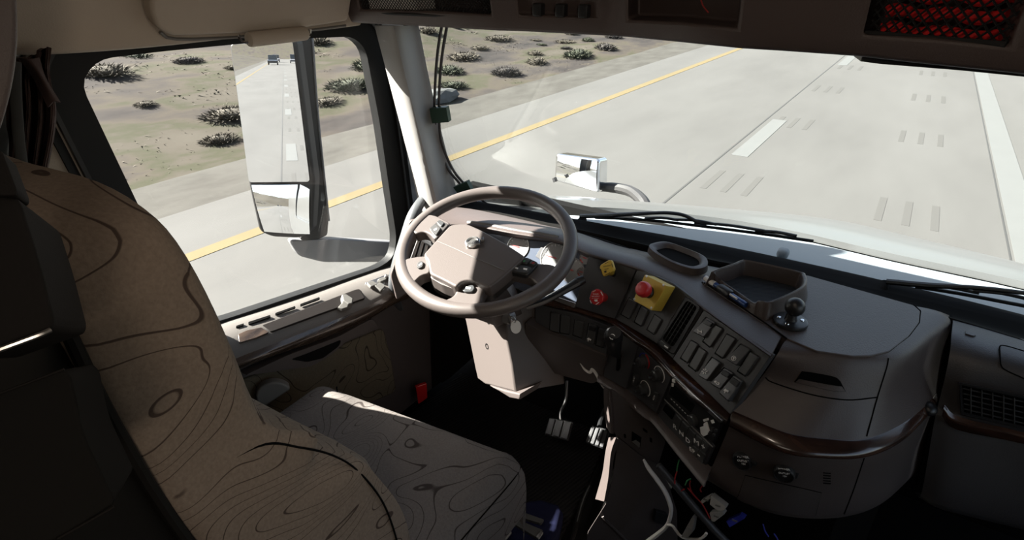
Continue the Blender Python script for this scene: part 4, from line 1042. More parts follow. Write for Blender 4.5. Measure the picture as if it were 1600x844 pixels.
def rocker(px, pl, parent, kind=None, tab=False, icon=None, cv=c2, lbl=None, sc=1.0):
    q = cv(px); bez = obj  # raised rocker with a sunken foot
    parts = [(pxslab(pl, [((a[0] - sum(p[0] for p in q) / 4) * 1.07 + sum(p[0] for p in q) / 4, (a[1] - sum(p[1] for p in q) / 4) * 1.05 + sum(p[1] for p in q) / 4) for a in q], 0, .0012, .0006, .002), M['seam'])]
    if kind is None:
        parts.append((pxslab(pl, q, .0, .005, .0025, .0035), M['button']))
        return obj('blank_switch', parts, None, parent)
    # corners in order: far-left, far-right, near-right, near-left
    V, F = pxslab(pl, q, .0, .010, .0025, .003); uv = [np.array(u) for u in pl.px(q, .010)]
    ax = nrm((uv[2] + uv[3]) / 2 - (uv[0] + uv[1]) / 2); mid = sum(uv) / 4; L = np.linalg.norm((uv[2] + uv[3]) / 2 - (uv[0] + uv[1]) / 2)
    V2 = []
    for p in V:
        p = np.asarray(p); h = (p - pl.o) @ pl.n; u = np.array(pl.uv(p)); s = (u - mid) @ ax / L
        V2.append(tuple(p + pl.n * (.007 * s if h > .004 else 0)))
    parts.append(((V2, F), M['button']))
    if tab:
        a, b, c, d = [np.array(p, float) for p in q]
        t4 = [a * .93 + d * .07, b * .93 + c * .07, b * .62 + c * .38, a * .62 + d * .38]
        cc = sum(t4) / 4; parts.append((pxslab(pl, [tuple(cc + (p - cc) * .82) for p in t4], .004, .0125, .002, .002), M['black']))
    if icon: parts.append((icon_shapes(kind, pl, icon[0], icon[1], .0135, sc, cv), M['white']))
    o = obj('rocker_switch', parts, None, parent)
    if lbl: o['label'] = lbl
    return o
# --- fascia modules
BP = plane3((921, 396, .798), (996, 419, .798), (929, 489, .672))
bpn = obj('brake_panel', pxslab(BP, [(921, 396), (995, 418.5), (960, 498), (898, 479)], -.012, 0, .0012, .001), M['panel'], db)
def g8(p): return [(860 + a / 4.69, 380 + b / 4.69) for a, b in p]
# yellow pull knob
kc = BP.hit(*g8([(460, 225)])[0]); kn = BP.n; tip = BP.hit(*g8([(414, 186)])[0], .05)
ka = nrm(tip - kc)
KY = Plane(tip, nrm(kn * .8 + ka * .2))
kb = obj('parking_brake_knob', [(tube([kc, kc + (tip - kc) * .45], .0075, 12), M['black']), (tube([kc + (tip - kc) * .35, tip], [.009, .012], 14), M['yellow']),
      (pxslab(KY, g8([(358, 180), (366, 158), (428, 122), (448, 126), (468, 190), (462, 206), (400, 242), (384, 244)]), -.004, .004, .003, .005), M['yellow']),
      (join(lettering('PARKING', KY, *g8([(388, 178), (444, 168)]), h=.004), lettering('BRAKE', KY, *g8([(398, 196), (428, 190)]), h=.004),
            pxslab(KY, g8([(392, 206), (410, 200), (410, 216), (396, 216)]), .004, .0046), pxslab(KY, g8([(366, 190), (370, 188), (378, 222), (374, 224)]), .004, .0046), pxslab(KY, g8([(400, 148), (424, 136), (426, 139), (402, 151)]), .004, .0046),
            pxslab(KY, g8([(446, 150), (450, 149), (458, 176), (454, 178)]), .004, .0046), pxslab(KY, g8([(402, 232), (434, 214), (436, 217), (404, 235)]), .004, .0046)), M['black'])], None, bpn)
tag(kb, 'yellow square parking brake knob')
rc = BP.hit(*g8([(392, 398)])[0]); rt = BP.hit(*g8([(333, 397)])[0], .045)
KR = Plane(rt, nrm(kn * .75 + nrm(rt - rc) * .25))
oct_ = g8([(300, 352), (334, 334), (366, 348), (390, 386), (384, 426), (346, 456), (312, 450), (282, 408)])
kr = obj('air_supply_knob', [(tube([rc, rt], [.011, .013], 14), M['red']), (pxslab(KR, oct_, -.004, .004, .003, .003), M['red']),
      (join(lettering('TRAILER', KR, *g8([(308, 378), (354, 378)]), h=.004), lettering('AIR SUPPLY', KR, *g8([(302, 394), (360, 394)]), h=.004), lettering('NOT EMERGENCY', KR, *g8([(304, 406), (356, 406)]), h=.004, hgt=.0012),
            pxslab(KR, g8([(320, 414), (344, 412), (344, 428), (326, 428)]), .004, .0046), pxslab(KR, g8([(366, 356), (372, 354), (386, 382), (380, 384)]), .004, .0046), pxslab(KR, g8([(330, 448), (354, 432), (358, 436), (334, 452)]), .004, .0046), pxslab(KR, g8([(288, 420), (292, 418), (302, 440), (298, 442)]), .004, .0046), pxslab(KR, g8([(308, 356), (330, 344), (332, 348), (310, 360)]), .004, .0046)), M['white'])], None, bpn)
tag(kr, 'red octagonal trailer air supply knob')

VPn = plane3((996, 418, .798), (1101, 480, .798), (1003, 525, .675))
vpn = obj('vent_panel', pxslab(VPn, [(997, 418.5), (1052, 443), (1101, 480), (1051, 560), (1028, 538), (996, 518), (961, 498)], -.012, 0, .0012, .001), M['panel'], db)
def blank(px, pl, parent, h=.003): return obj('blank_switch', pxslab(pl, px, 0, h, .0025, .0035), M['button'], parent)
for q in [[(640, 250), (662, 240), (690, 258), (668, 300), (622, 300)], [(575, 400), (630, 435), (575, 555), (515, 520)], [(662, 458), (715, 492), (665, 610), (613, 578)], [(760, 520), (815, 560), (757, 670), (705, 632)]]:
    rocker(q, VPn, vpn, cv=g8)
av = obj('air_vent', [(ringloft([[VPn.w(a, b, h) for a, b in round2(VPn.px(g8(pp_), h), .008, 4)] for pp_, h in [([(985, 390), (1106, 466), (905, 825), (778, 738)], 0), ([(990, 395), (1100, 468), (902, 815), (785, 735)], .007), ([(1000, 416), (1078, 470), (898, 765), (818, 700)], .007), ([(1000, 416), (1078, 470), (898, 765), (818, 700)], .001)]]), M['black'])], None, vpn)
vq = [np.array(q) for q in VPn.px(g8([(1000, 416), (1078, 470), (898, 765), (818, 700)]), .002)]
obj('vent_well', slab(VPn, vq, 0, .0015), M['seam'], av)
for k in range(1, 9):
    t = k / 9; a = vq[0] * (1 - t) + vq[3] * t; b = vq[1] * (1 - t) + vq[2] * t; obj('vent_vane', tube([VPn.w(*a, .0025), VPn.w(*b, .0025)], .0007, 6), M['seal'], av)
for k in (1, 2, 3):
    t = k / 4; a = vq[0] * (1 - t) + vq[1] * t; b = vq[3] * (1 - t) + vq[2] * t; obj('vent_vane', tube([VPn.w(*a, .004), VPn.w(*b, .004)], .0010, 6), M['black'], av)
obj('vent_thumbwheel', pxslab(VPn, g8([(800, 715), (815, 708), (870, 760), (855, 785), (838, 780), (800, 740)]), .006, .012, .003, .004), M['button'], av)
obj('vent_mark', pxslab(VPn, g8([(836, 748), (862, 766), (858, 772), (833, 755)]), .012, .0128), M['white'], av)

SP = plane3((1101, 480, .798), (1206, 552, .798), (1095, 604, .675))
spn = obj('switch_panel', pxslab(SP, [(1102, 481), (1206, 553), (1141, 648), (1051, 561)], -.012, 0, .0012, .002), M['panel'], db)
rocker([(432, 192), (487, 225), (425, 325), (357, 290)], SP, spn, 'axle', True, (392, 284))
rocker([(492, 240), (545, 268), (460, 392), (412, 352)], SP, spn)
rocker([(570, 302), (630, 335), (543, 465), (493, 430)], SP, spn)
rocker([(660, 368), (718, 402), (640, 512), (575, 470)], SP, spn, 'circle', False, (617, 464))
rocker([(725, 418), (783, 455), (692, 582), (640, 548)], SP, spn)
rocker([(335, 343), (381, 372), (312, 495), (264, 462)], SP, spn)
rocker([(388, 387), (437, 420), (368, 550), (318, 512)], SP, spn)
rocker([(470, 455), (521, 490), (445, 612), (390, 578)], SP, spn, 'fan', False, (425, 550))
rocker([(550, 525), (604, 558), (532, 668), (470, 630)], SP, spn, 'lamp', True, (505, 620))
rocker([(610, 572), (666, 610), (586, 748), (526, 692)], SP, spn, 'truck', True, (567, 676))

# --- dark wood strip under the fascia
wt = [(845, 466), (898, 479.5), (930, 489), (961, 498.5), (996, 519), (1028, 539), (1051, 562), (1095, 605), (1141, 648.5)]
wb = [(845, 476), (898, 489), (928, 498), (955, 509), (993, 537), (1018, 556), (1047, 588), (1088, 629), (1134, 663)]
a_, b_ = Z(wt, .668), Z(wb, .652)
obj('wood_trim', loft([[p + V3(0, .01, .0) for p in a_], a_, [(p + q) / 2 + V3(.0, -.008, .002) for p, q in zip(a_, b_)], b_, [p + V3(0, .01, 0) for p in b_]], 4, 4, .003), M['wood'], db)

# --- lower row
def c1(p): return [(820 + a / 4.22, 440 + b / 4.22) for a, b in p]
def c3(p): return [(940 + a / 3.517, 520 + b / 3.517) for a, b in p]
L1 = plane3((848, 478, .648), (950, 516, .648), (947, 556, .585))
l1 = obj('left_switch_panel', pxslab(L1, [(836, 474), (898, 490), (952, 510), (947, 556), (900, 538), (848, 519), (836, 515)], -.02, 0, .002, .003), M['panel'], db)
for q in [[(170, 202), (226, 216), (222, 340), (162, 322)], [(236, 220), (296, 236), (290, 348), (230, 338)], [(328, 250), (388, 270), (374, 374), (316, 354)]]: rocker(q, L1, l1, cv=c1)
rocker([(418, 278), (470, 295), (456, 412), (402, 396)], L1, l1, 'truck', True, (424, 380), cv=c1, sc=.8)
rocker([(486, 305), (546, 325), (518, 436), (466, 420)], L1, l1, cv=c1)
KB = Plane.thru(P(850, 522, z=.585), P(947, 557, z=.585), P(900, 600, z=.44))
obj('knee_bolster', pxslab(KB, [(820, 505), (848, 519), (900, 538), (947, 556), (942, 592), (925, 600), (880, 588), (845, 578), (820, 575)], -.03, 0, .006, .006), M['dash2'], db)
LVP = plane3((952, 512, .648), (998, 541, .648), (960, 598, .52))
lv = obj('lever_panel', pxslab(LVP, [(952, 510), (997, 540), (978, 608), (943, 588)], -.02, 0, .002, .002), M['panel'], db)
obj('lever_slot', pxslab(LVP, c1([(608, 500), (630, 505), (628, 570), (615, 592), (600, 585)]), 0, .0015, .0005, .003), M['seam'], lv)
p0 = LVP.hit(*c1([(620, 490)])[0], .0); p1 = LVP.hit(*c1([(590, 440)])[0], .05); p2 = LVP.hit(*c1([(585, 360)])[0], .085); p3 = LVP.hit(*c1([(592, 335)])[0], .095)
hb_ = obj('trailer_brake_lever', [(tube([p0, p1 * .5 + p0 * .5 + V3(0, -.004, 0), p1, p2, p3], [.007, .011, .016, .021, .014], 14, smooth=4), M['black'])], None, lv)
HP_ = Plane(p2 + nrm(CAM - p2) * .0225, nrm(CAM - p2))
obj('lettering', icon_shapes('circle', HP_, 577, 364, .0, 1.15, c1), M['white'], hb_)
CLP = plane3((998, 541, .648), (1050, 589, .648), (1000, 625, .52))
cl = obj('climate_panel', pxslab(CLP, [(998, 541), (1049.5, 588.5), (1025, 646), (978.5, 608)], -.02, 0, .002, .002), M['panel'], db)
for (x, y), arcs in [((790, 525), 'hc'), ((888, 612), 'w'), ((796, 705), 'w')]:
    c = CLP.hit(*c1([(x, y)])[0], 0); Q = Plane(c, CLP.n); Q.u, Q.v = CLP.u, CLP.v
    arc = lambda t0, t1, r0, r1: join(*[slab(Q, [(math.cos(a) * r0, math.sin(a) * r0), (math.cos(a + .26) * r0, math.sin(a + .26) * r0), (math.cos(a + .26) * r1, math.sin(a + .26) * r1), (math.cos(a) * r1, math.sin(a) * r1)], .0004, .0016) for a in np.arange(t0, t1, .25)])
    parts = [(lathe(c, CLP.n, [(.0165, 0), (.0155, .003), (.012, .004), (.0115, .016), (.009, .018), (.001, .018)], 24), M['button']), (rbox(c + CLP.n * .019, (.006, .006, .022), .002, 2, R=Matrix((CLP.u, CLP.v, CLP.n)).transposed() @ Matrix.Rotation(.5, 3, 'Z')), M['black'])]
    kn_ = obj('climate_knob', parts, None, cl)
    if arcs == 'hc':
        obj('lettering', arc(1.6, 3.4, .0178, .0195), M['bluew'], kn_); obj('lettering', arc(-.6, 1.3, .0178, .0195), M['reflector'], kn_)
    else: obj('lettering', arc(-.8, 2.8, .0178, .0192), M['white'], kn_)
for q, w in [([(712, 612), (745, 618), (735, 695), (700, 680)], 'A/C'), ([(850, 728), (880, 742), (860, 820), (832, 800)], 'O')]:
    bb = obj('climate_button', pxslab(CLP, c1(q), 0, .004, .0015, .002), M['button'], cl)
    m_ = c1([(sum(a for a, _ in q) / 4 - 6, sum(b for _, b in q) / 4 + 14), (sum(a for a, _ in q) / 4 + 4, sum(b for _, b in q) / 4 - 18)])
    obj('lettering', lettering(w, CLP, *m_, h=.004, hgt=.004), M['white'], bb)
# radio and gear keypad in one deep black bay
RP = plane3((1052, 590, .645), (1130, 662, .645), (1030, 648, .515))
obj('radio_bay', pxslab(RP, [(1050, 588), (1138, 664), (1105, 742), (1026, 647)], -.02, -.002, .002, .002), M['matte'], db)
rd = obj('radio', pxslab(RP, c3([(388, 246), (660, 492), (610, 612), (350, 362)]), -.004, .006, .003, .004), M['black'], db)
obj('radio_edge', pxslab(RP, c3([(386, 240), (400, 242), (662, 484), (650, 500), (392, 258)]), .005, .010, .002, .002), M['alu'], rd)
obj('radio_display', pxslab(RP, c3([(378, 300), (400, 290), (510, 400), (490, 440), (370, 340)]), .005, .0075, .001, .003), M['seam'], rd)
obj('radio_knob', lathe(RP.hit(*c3([(512, 478)])[0], .005), RP.n, [(.012, 0), (.012, .009), (.010, .011), (.001, .011)], 20), M['button'], rd)
for q in [[(560, 500), (575, 490), (590, 540), (575, 560), (560, 545)], [(540, 520), (556, 515), (580, 560), (560, 570), (545, 555)], [(556, 478), (582, 470), (584, 482), (562, 490)]]:
    obj('radio_sticker', pxslab(RP, c3(q), .006, .0085), M['white'], rd)
for q, h in [([(386, 256), (402, 252), (404, 276), (388, 272)], .010), ([(598, 482), (612, 478), (620, 496), (606, 500)], .010), ([(384, 278), (396, 280), (394, 298), (384, 296)], .0075)]:
    obj('radio_sticker', pxslab(RP, c3(q), h, h + .0008), M['paper'], rd)
obj('lettering', join(*[lettering('-', RP, *c3([(380 + k * 15, 372 + k * 15), (388 + k * 15, 379 + k * 15)]), h=.006) for k in range(7)]), M['white'], rd)
obj('radio_button', join(*[pxslab(RP, c3([(x, y), (x + 12, y + 4), (x + 10, y + 16), (x - 2, y + 12)]), .006, .010, .001) for x, y in [(590, 540), (606, 556), (600, 520), (618, 530)]]), M['button'], rd)
gk = obj('gear_keypad', pxslab(RP, c3([(346, 366), (612, 628), (562, 742), (512, 706), (306, 452)]), -.004, .005, .003, .004), M['panel'], db)
obj('keypad_display', pxslab(RP, c3([(352, 390), (404, 440), (386, 480), (334, 424)]), .004, .0062, .001, .003), M['seam'], gk)
obj('keypad_edge', tube([RP.hit(*p, .006) for p in c3([(346, 366), (612, 630)])], .0012, 6), M['greyp'], gk)
for q, w, l0, l1_ in [([(408, 448), (440, 482), (420, 546), (388, 508)], 'R', (394, 520), (412, 536)), ([(442, 486), (478, 520), (456, 590), (422, 550)], 'N', (428, 556), (450, 572)), ([(480, 524), (516, 560), (494, 630), (458, 592)], 'D', (464, 596), (486, 612)),
                      ([(520, 562), (552, 590), (536, 640), (506, 612)], 'M', (508, 602), (534, 622)), ([(554, 592), (586, 620), (570, 668), (540, 642)], '+', (548, 634), (566, 650)), ([(500, 622), (534, 646), (516, 700), (480, 660)], 'E/P', (484, 646), (512, 668)), ([(538, 648), (568, 674), (552, 722), (520, 700)], '-', (528, 686), (542, 696))]:
    k_ = obj('gear_button', pxslab(RP, c3(q), .004, .008, .0015, .002), M['button'], gk)
    obj('lettering', lettering(w, RP, *c3([l0, l1_]), h=.008, hgt=.0100 if w in 'RNDM' else None), M['white'], k_)
# lower lip of the dash
lt_ = [(936, 584), (944, 590), (962, 602), (1009, 639), (1025, 649), (1064, 697), (1105, 746)]
lb_ = [(934, 596), (943, 602), (960, 614), (1006, 651), (1021, 662), (1058, 709), (1100, 760)]
a_, b_ = Z(lt_, .512), Z(lb_, .498)
obj('lower_lip', loft([[p + V3(.0, .03, .004) for p in a_], a_, [(p + q) / 2 + V3(0, -.008, 0) for p, q in zip(a_, b_)], b_, [p + V3(0, .05, -.004) for p in b_]], 4, 4, .004), M['dash'], db)

# --- centre island
R0 = [(1229, 531), (1276, 549), (1331, 557), (1389, 550), (1428, 518), (1440, 492), (1432, 479)]
R1 = [(1213, 556), (1271, 566), (1335, 574), (1405, 566), (1455, 528), (1482, 503), (1476, 490)]
R2 = [(1191, 588), (1267, 616), (1323, 625), (1385, 618), (1440, 580), (1478, 540), (1484, 505)]
R3 = [(1145, 644), (1225, 677), (1290, 687), (1352, 688), (1410, 664), (1450, 632), (1472, 600)]
R4 = [(1140, 664), (1220, 703), (1285, 713), (1350, 712), (1405, 690), (1446, 652), (1470, 620)]
R5 = [(1122, 708), (1205, 750), (1265, 764), (1332, 764), (1390, 738), (1436, 696), (1466, 660)]
R6 = [(1104, 750), (1180, 793), (1245, 809), (1318, 808), (1376, 788), (1425, 745), (1462, 710)]
i0, i1, i2, i3, i4, i5, i6 = Z(R0, .803), Z(R1, .788), Z(R2, .735), Z(R3, .676), Z(R4, .655), Z(R5, .565), Z(R6, .475)
i7 = [p + V3(0, .06, -.02) for p in i6]
isl_shape = loft([[p * .85 + (sum(i0) / len(i0)) * .15 for p in i0], i0, i1, i2, i3, i4, i5, i6, i7], 6, 5, .006)
isl = obj('centre_island', isl_shape, M['dash'], db, smooth=60)
IS = skin(isl_shape)
lidp = [(1097, 441), (1112, 437), (1188, 413), (1265, 431), (1428, 477), (1438, 486), (1436, 504), (1420, 525), (1389, 549), (1360, 556), (1331, 556.5), (1276, 548.5), (1231, 529.5)]
TPP = Plane(V3(.3, 1.1, .803), (0, 0, 1))
obj('island_lid', pxslab(TPP, lidp, -.03, .003, .002, .004), M['dash'], db)
obj('island_wood', loft([[p + V3(.0, .006, .002) for p in i3], [p + V3(0, -.004, 0) for p in i3], [(p + q) / 2 + V3(.002, -.012, 0) for p, q in zip(i3, i4)], [p + V3(0, -.006, 0) for p in i4], [p + V3(0, .004, -.002) for p in i4]], 6, 4, .003), M['wood'], db, smooth=60)
obj('wood_end_cap', ball(P(1451, 640, z=.668) + V3(0, 0, .002), .014, s=(1, 1.2, .9)), M['black'], db)
def seamline(px, r=.0012, parent=isl): return obj('seam', tube(px, r, 6), M['seam'], parent)
def sk(px, n=6): return [on_skin(IS, *p, .0003)[0] for p in catmull([np.array(q, float) for q in px], n)]
seamline(sk([(1388, 560), (1385, 575), (1371, 620), (1354, 682)]))
seamline(sk([(1350, 716), (1334, 764), (1319, 803)]))
seamline(sk([(1196, 590), (1208, 598), (1267, 616.5), (1323, 625), (1371, 621)]))
seamline([TPP.hit(a, b, .0005) for a, b in lidp[9:] + lidp[:1]], .0016)
seamline([TPP.hit(a, b, .0005) for a, b in lidp[4:10]], .0016)
seamline([P(a, b, z=.806) for a, b in [(1100, 442), (1150, 475), (1200, 508), (1229, 529)]], .0016)
obj('handle_recess_shade', skin_patch(IS, [(1253, 580), (1275, 583), (1304, 589), (1313, 596)], [(1241, 597), (1265, 603), (1300, 611), (1321, 612)], .0012, .001), M['seam'], isl)  # thin near-black surface patch standing for the shade inside the recess
obj('handle_floor', skin_patch(IS, [(1249, 592), (1268, 596), (1300, 602), (1315, 604)], [(1243, 597), (1265, 602.5), (1300, 610.5), (1320, 611.5)], .002, .001), M['dash'], isl)
def outlet(px, py):
    c, n = on_skin(IS, px, py, .002); n = nrm(n + V3(0, -.3, .1)); Q = Plane(c, n)
    o = obj('power_outlet', [(lathe(c, n, [(.019, -.02), (.019, .004), (.0172, .009), (.0157, .010), (.0157, .007), (.001, .0075)], 28), M['black'])], None, isl)
    px0 = lambda a, b: (px + a, py + b)
    obj('lettering', join(lettering('POWER', Q, px0(-9, -3), px0(9, -1.5), h=.009), lettering('OUTLET', Q, px0(-9, 3), px0(9, 5), h=.009), lettering('12V', Q, px0(-2, 8), px0(4, 9), h=.009)), M['white'], o)
    h = on_skin(IS, px + 17, py + 4, .001)[0]
    obj('outlet_hinge', rbox(h, (.012, .012, .009), .003, 2), M['black'], o)
outlet(1161.5, 718); outlet(1225.5, 737)
obj('ashtray_door', skin_patch(IS, [(1165, 743), (1200, 751), (1245, 761), (1283, 770)], [(1152, 782), (1190, 792), (1240, 803), (1273, 806)], .0022, .002), M['dash2'], isl)
seamline(sk([(1165, 743), (1200, 751), (1245, 761), (1283, 770)]), .0011); seamline(sk([(1165, 743), (1152, 781)], 4), .0011); seamline(sk([(1283, 770), (1274, 805)], 4), .0011)
for k in range(5): obj('vent_slit', skin_patch(IS, [(1286, 738 + k * 4), (1298, 739 + k * 4)], [(1286, 739.4 + k * 4), (1297.5, 740.4 + k * 4)], .0008, .0006, 1, 2), M['seam'], isl)

# --- dash-top pocket and parts tray
pk_o = [(1012, 391), (1020, 386), (1040, 384), (1070, 394), (1098, 406), (1106, 416), (1102, 425), (1082, 428), (1050, 418), (1022, 402)]
lo1 = catmull(Z(pk_o, .806), 5, True); cc = sum(lo1) / len(lo1)
sc_l = lambda L, k, dz: [cc + (p - cc) * k + V3(0, 0, dz) for p in L]
obj('pocket_rim', ringloft([sc_l(lo1, 1.0, -.004), sc_l(lo1, .97, .012), sc_l(lo1, .86, .014), sc_l(lo1, .74, .009), sc_l(lo1, .68, -.004)]), M['dash'], db, smooth=60)
obj('pocket_floor', ringloft([sc_l(lo1, .74, .0015), sc_l(lo1, .74, .003)], False), M['matte'], db)
tr_o = [(1113, 427), (1119, 421), (1146, 412), (1158, 407), (1172, 407), (1246, 423), (1258, 430), (1259, 442), (1250, 452), (1216, 468), (1200, 473), (1186, 471), (1178, 474), (1160, 462), (1128, 440)]
ht = [.034, .038, .04, .04, .04, .04, .04, .04, .04, .038, .036, .030, .022, .018, .018]
hts = []
lo2 = catmull([np.append(P(a, b, z=.803 + h), h) for (a, b), h in zip(tr_o, ht)], 4, True)
hs2 = [p[3] for p in lo2]; lo2 = [p[:3] for p in lo2]; cc2 = sum(lo2) / len(lo2)
def trl(k, f): return [V3(cc2[0] + (p[0] - cc2[0]) * k, cc2[1] + (p[1] - cc2[1]) * k, .804 + h * f) for p, h in zip(lo2, hs2)]
obj('parts_tray', ringloft([trl(1.12, 0), trl(1.05, .55), trl(1.02, .95), trl(.975, 1.0), trl(.93, .93), trl(.88, .12)]), M['dash'], db, smooth=60)
obj('tray_mat', ringloft([trl(.90, .08), trl(.90, .14)], False), M['trayf'], db, label='ribbed blue grey mat in the tray')
# --- passenger side
PR0 = [(1489, 503), (1530, 514), (1600, 534), (1700, 562), (1860, 606)]
PR1 = [(1487, 522), (1530, 540), (1600, 562), (1700, 594), (1860, 644)]
PR2 = [(1484, 552), (1525, 568), (1600, 590), (1700, 622), (1860, 676)]
PR3 = [(1476, 592), (1515, 606), (1600, 628), (1700, 660), (1860, 716)]
PR4 = [(1466, 632), (1505, 646), (1600, 674), (1700, 706), (1860, 760)]
PR5 = [(1458, 668), (1500, 684), (1600, 712), (1700, 746), (1860, 800)]
PR6 = [(1440, 770), (1480, 790), (1600, 820), (1700, 850), (1860, 920)]
pz = [.782, .785, .765, .72, .665, .62, .45]
pr = [Z(r, z) for r, z in zip([PR0, PR1, PR2, PR3, PR4, PR5, PR6], pz)]
for r in pr: r.append(V3(1.19, r[-1][1], r[-1][2]))
ps_shape = loft([[p + V3(0, .02, -.004) for p in pr[0]]] + pr + [[p + V3(0, .05, -.05) for p in pr[-1]]], 5, 4, .006)
ps = obj('passenger_dash', ps_shape, M['cool'], db, smooth=60)
PSK = skin(ps_shape)
obj('dash_gap', prism([P(1486, 503, z=.775), P(1490, 503, z=.775), P(1466, 640, z=.655), P(1440, 770, z=.44), P(1430, 770, z=.44), P(1461, 640, z=.655)], (0, .06, -.01)), M['seam'], db)
PV = Plane.thru(P(1510, 608, z=.725), P(1600, 630, z=.725), P(1510, 648, z=.67))
fr_ = lambda o: [(1503 - o, 602 - o), (1600, 623 - o), (1720, 655 - o), (1715, 700 + o), (1600, 666 + o), (1506 - o, 644 + o)]
pv = obj('air_vent', ringloft([[PV.w(a, b, h) for a, b in PV.px(fr_(o), h)] for o, h in ((5, -.01), (4, .009), (0, .009), (0, -.004))]), M['black'], ps)
obj('vent_well', pxslab(PV, fr_(0), -.006, -.003), M['seam'], pv)
for k in range(5):
    t = k / 5 + .1; obj('vent_vane', tube([PV.hit(1504 + 3 * t, 603 + 40 * t, .001), PV.hit(1600, 624 + 42 * t, .001), PV.hit(1718, 656 + 43 * t, .001)], .0016, 6), M['black'], pv)
for k in range(9): obj('vent_vane', tube([PV.hit(1517 + k * 17, 606 + k * 4, .004), PV.hit(1517 + k * 17, 646 + k * 5, .004)], .0012, 6), M['button'], pv)
obj('wood_trim', loft([[PV.hit(1476, 633, .012), PV.hit(1500, 652, .014), PV.hit(1600, 676, .014), PV.hit(1730, 715, .014)], [PV.hit(1474, 640, .018), PV.hit(1498, 662, .02), PV.hit(1600, 684, .02), PV.hit(1730, 724, .02)], [PV.hit(1472, 650, .014), PV.hit(1496, 672, .014), PV.hit(1600, 694, .014), PV.hit(1730, 734, .014)]], 4, 4, .004), M['wood'], ps)
obj('airbag_door', skin_patch(PSK, [(1562, 542), (1600, 552), (1650, 567), (1720, 588)], [(1564, 575), (1600, 590), (1650, 606), (1720, 628)], .003, .003), M['cool'], ps)
obj('seam', tube([on_skin(PSK, *p, .003)[0] for p in [(1720, 590), (1650, 566), (1600, 551), (1570, 542.5), (1561, 544), (1562, 560), (1564, 572), (1572, 579), (1600, 591), (1650, 607), (1720, 629)]], .0011, 6, smooth=3), M['seam'], ps)
obj('sensor_cap', skin_patch(PSK, [(1508, 519), (1514, 518), (1520, 520), (1524, 523)], [(1508, 523), (1514, 525), (1520, 526.5), (1524, 526)], .003, .003), M['cool'], ps)

# ================================================================== LOOSE THINGS ON THE DASH
eb_ = empty('stop_box', VPn.hit(1031, 470), 'yellow box with a red mushroom stop button on the dash', 'stop button box')
obj('box', pxslab(VPn, g8([(690, 230), (850, 312), (745, 496), (604, 420)]), .0065, .036, .003, .003), M['yellow'], eb_)
for q in [(705, 243), (829, 308), (740, 475), (616, 411)]:
    obj('screw', lathe(VPn.hit(*g8([q])[0], .036), VPn.n, [(.0028, 0), (.0028, .0008), (.0008, .001)], 12), M['alu'], eb_)
bc = VPn.hit(*g8([(725, 360)])[0], .036); bt = VPn.hit(*g8([(664, 330)])[0], .072); bx = nrm(bt - bc); bl_ = np.linalg.norm(bt - bc)
obj('collar', lathe(bc, bx, [(.0135, 0), (.0135, .008), (.0115, .010), (.0105, bl_ * .6)], 24), M['black'], eb_)
obj('stop_button', lathe(bc, bx, [(.009, bl_ * .45), (.0165, bl_ * .5), (.0178, bl_ * .62), (.0172, bl_ * .85), (.014, bl_ * .97), (.010, bl_ * 1.0), (.0085, bl_ * .99), (.004, bl_ * 1.01), (.0005, bl_ * 1.01)], 28), M['red'], eb_)

pn = empty('marker_pen', P(1135, 456, z=.812), 'blue and white marker pen lying against the dash tray', 'pen')
pa, pb = P(1101, 434, z=.814), P(1166, 477, z=.814); ax = nrm(pb - pa); Lp = np.linalg.norm(pb - pa)
obj('barrel', tube([pa, pa + ax * Lp], .0058, 14), M['blue'], pn)
obj('white_band', tube([pa + ax * Lp * .02, pa + ax * Lp * .27], .0062, 14), M['paper'], pn)
obj('pen_clip', tube([pa + ax * Lp * .68 + V3(-.004, -.005, .005), pa + ax * Lp * .84 + V3(-.004, -.005, .005)], .0022, 8), M['paper'], pn)
obj('end_cap', tube([pa + ax * Lp * .90, pa + ax * Lp * 1.0], [.0063, .0058], 14), M['blue'], pn)
tag(obj('pen_holder', tube([pa + ax * Lp * .37, pa + ax * Lp * .42, pa + ax * Lp * .62, pa + ax * Lp * .66], [.0085, .0105, .0105, .0085], 16), M['black']), 'black rubber holder clamped round the blue pen', 'holder')
bm_ = empty('ball_mount', P(1234, 503, z=.806), 'black round ball mount screwed to the dash beside the tray', 'ball mount')
c = P(1234, 505, z=.806)
obj('base_plate', lathe(c, (0, 0, 1), [(.031, 0), (.032, .003), (.031, .007), (.028, .0085), (.012, .009), (.0105, .014), (.0095, .022)], 36), M['black'], bm_)
bcn = P(1238, 482, z=.806 + .040)
obj('ball', ball((c[0] + .002, c[1], c[2] + .037), .0185), M['black'], bm_)
for a in (.4, 3.3, 4.6):
    obj('screw', lathe(c + V3(math.cos(a) * .021, math.sin(a) * .021, .0083), (0, 0, 1), [(.0042, 0), (.0035, .0018), (.0012, .0022)], 12), M['chrome'], bm_)
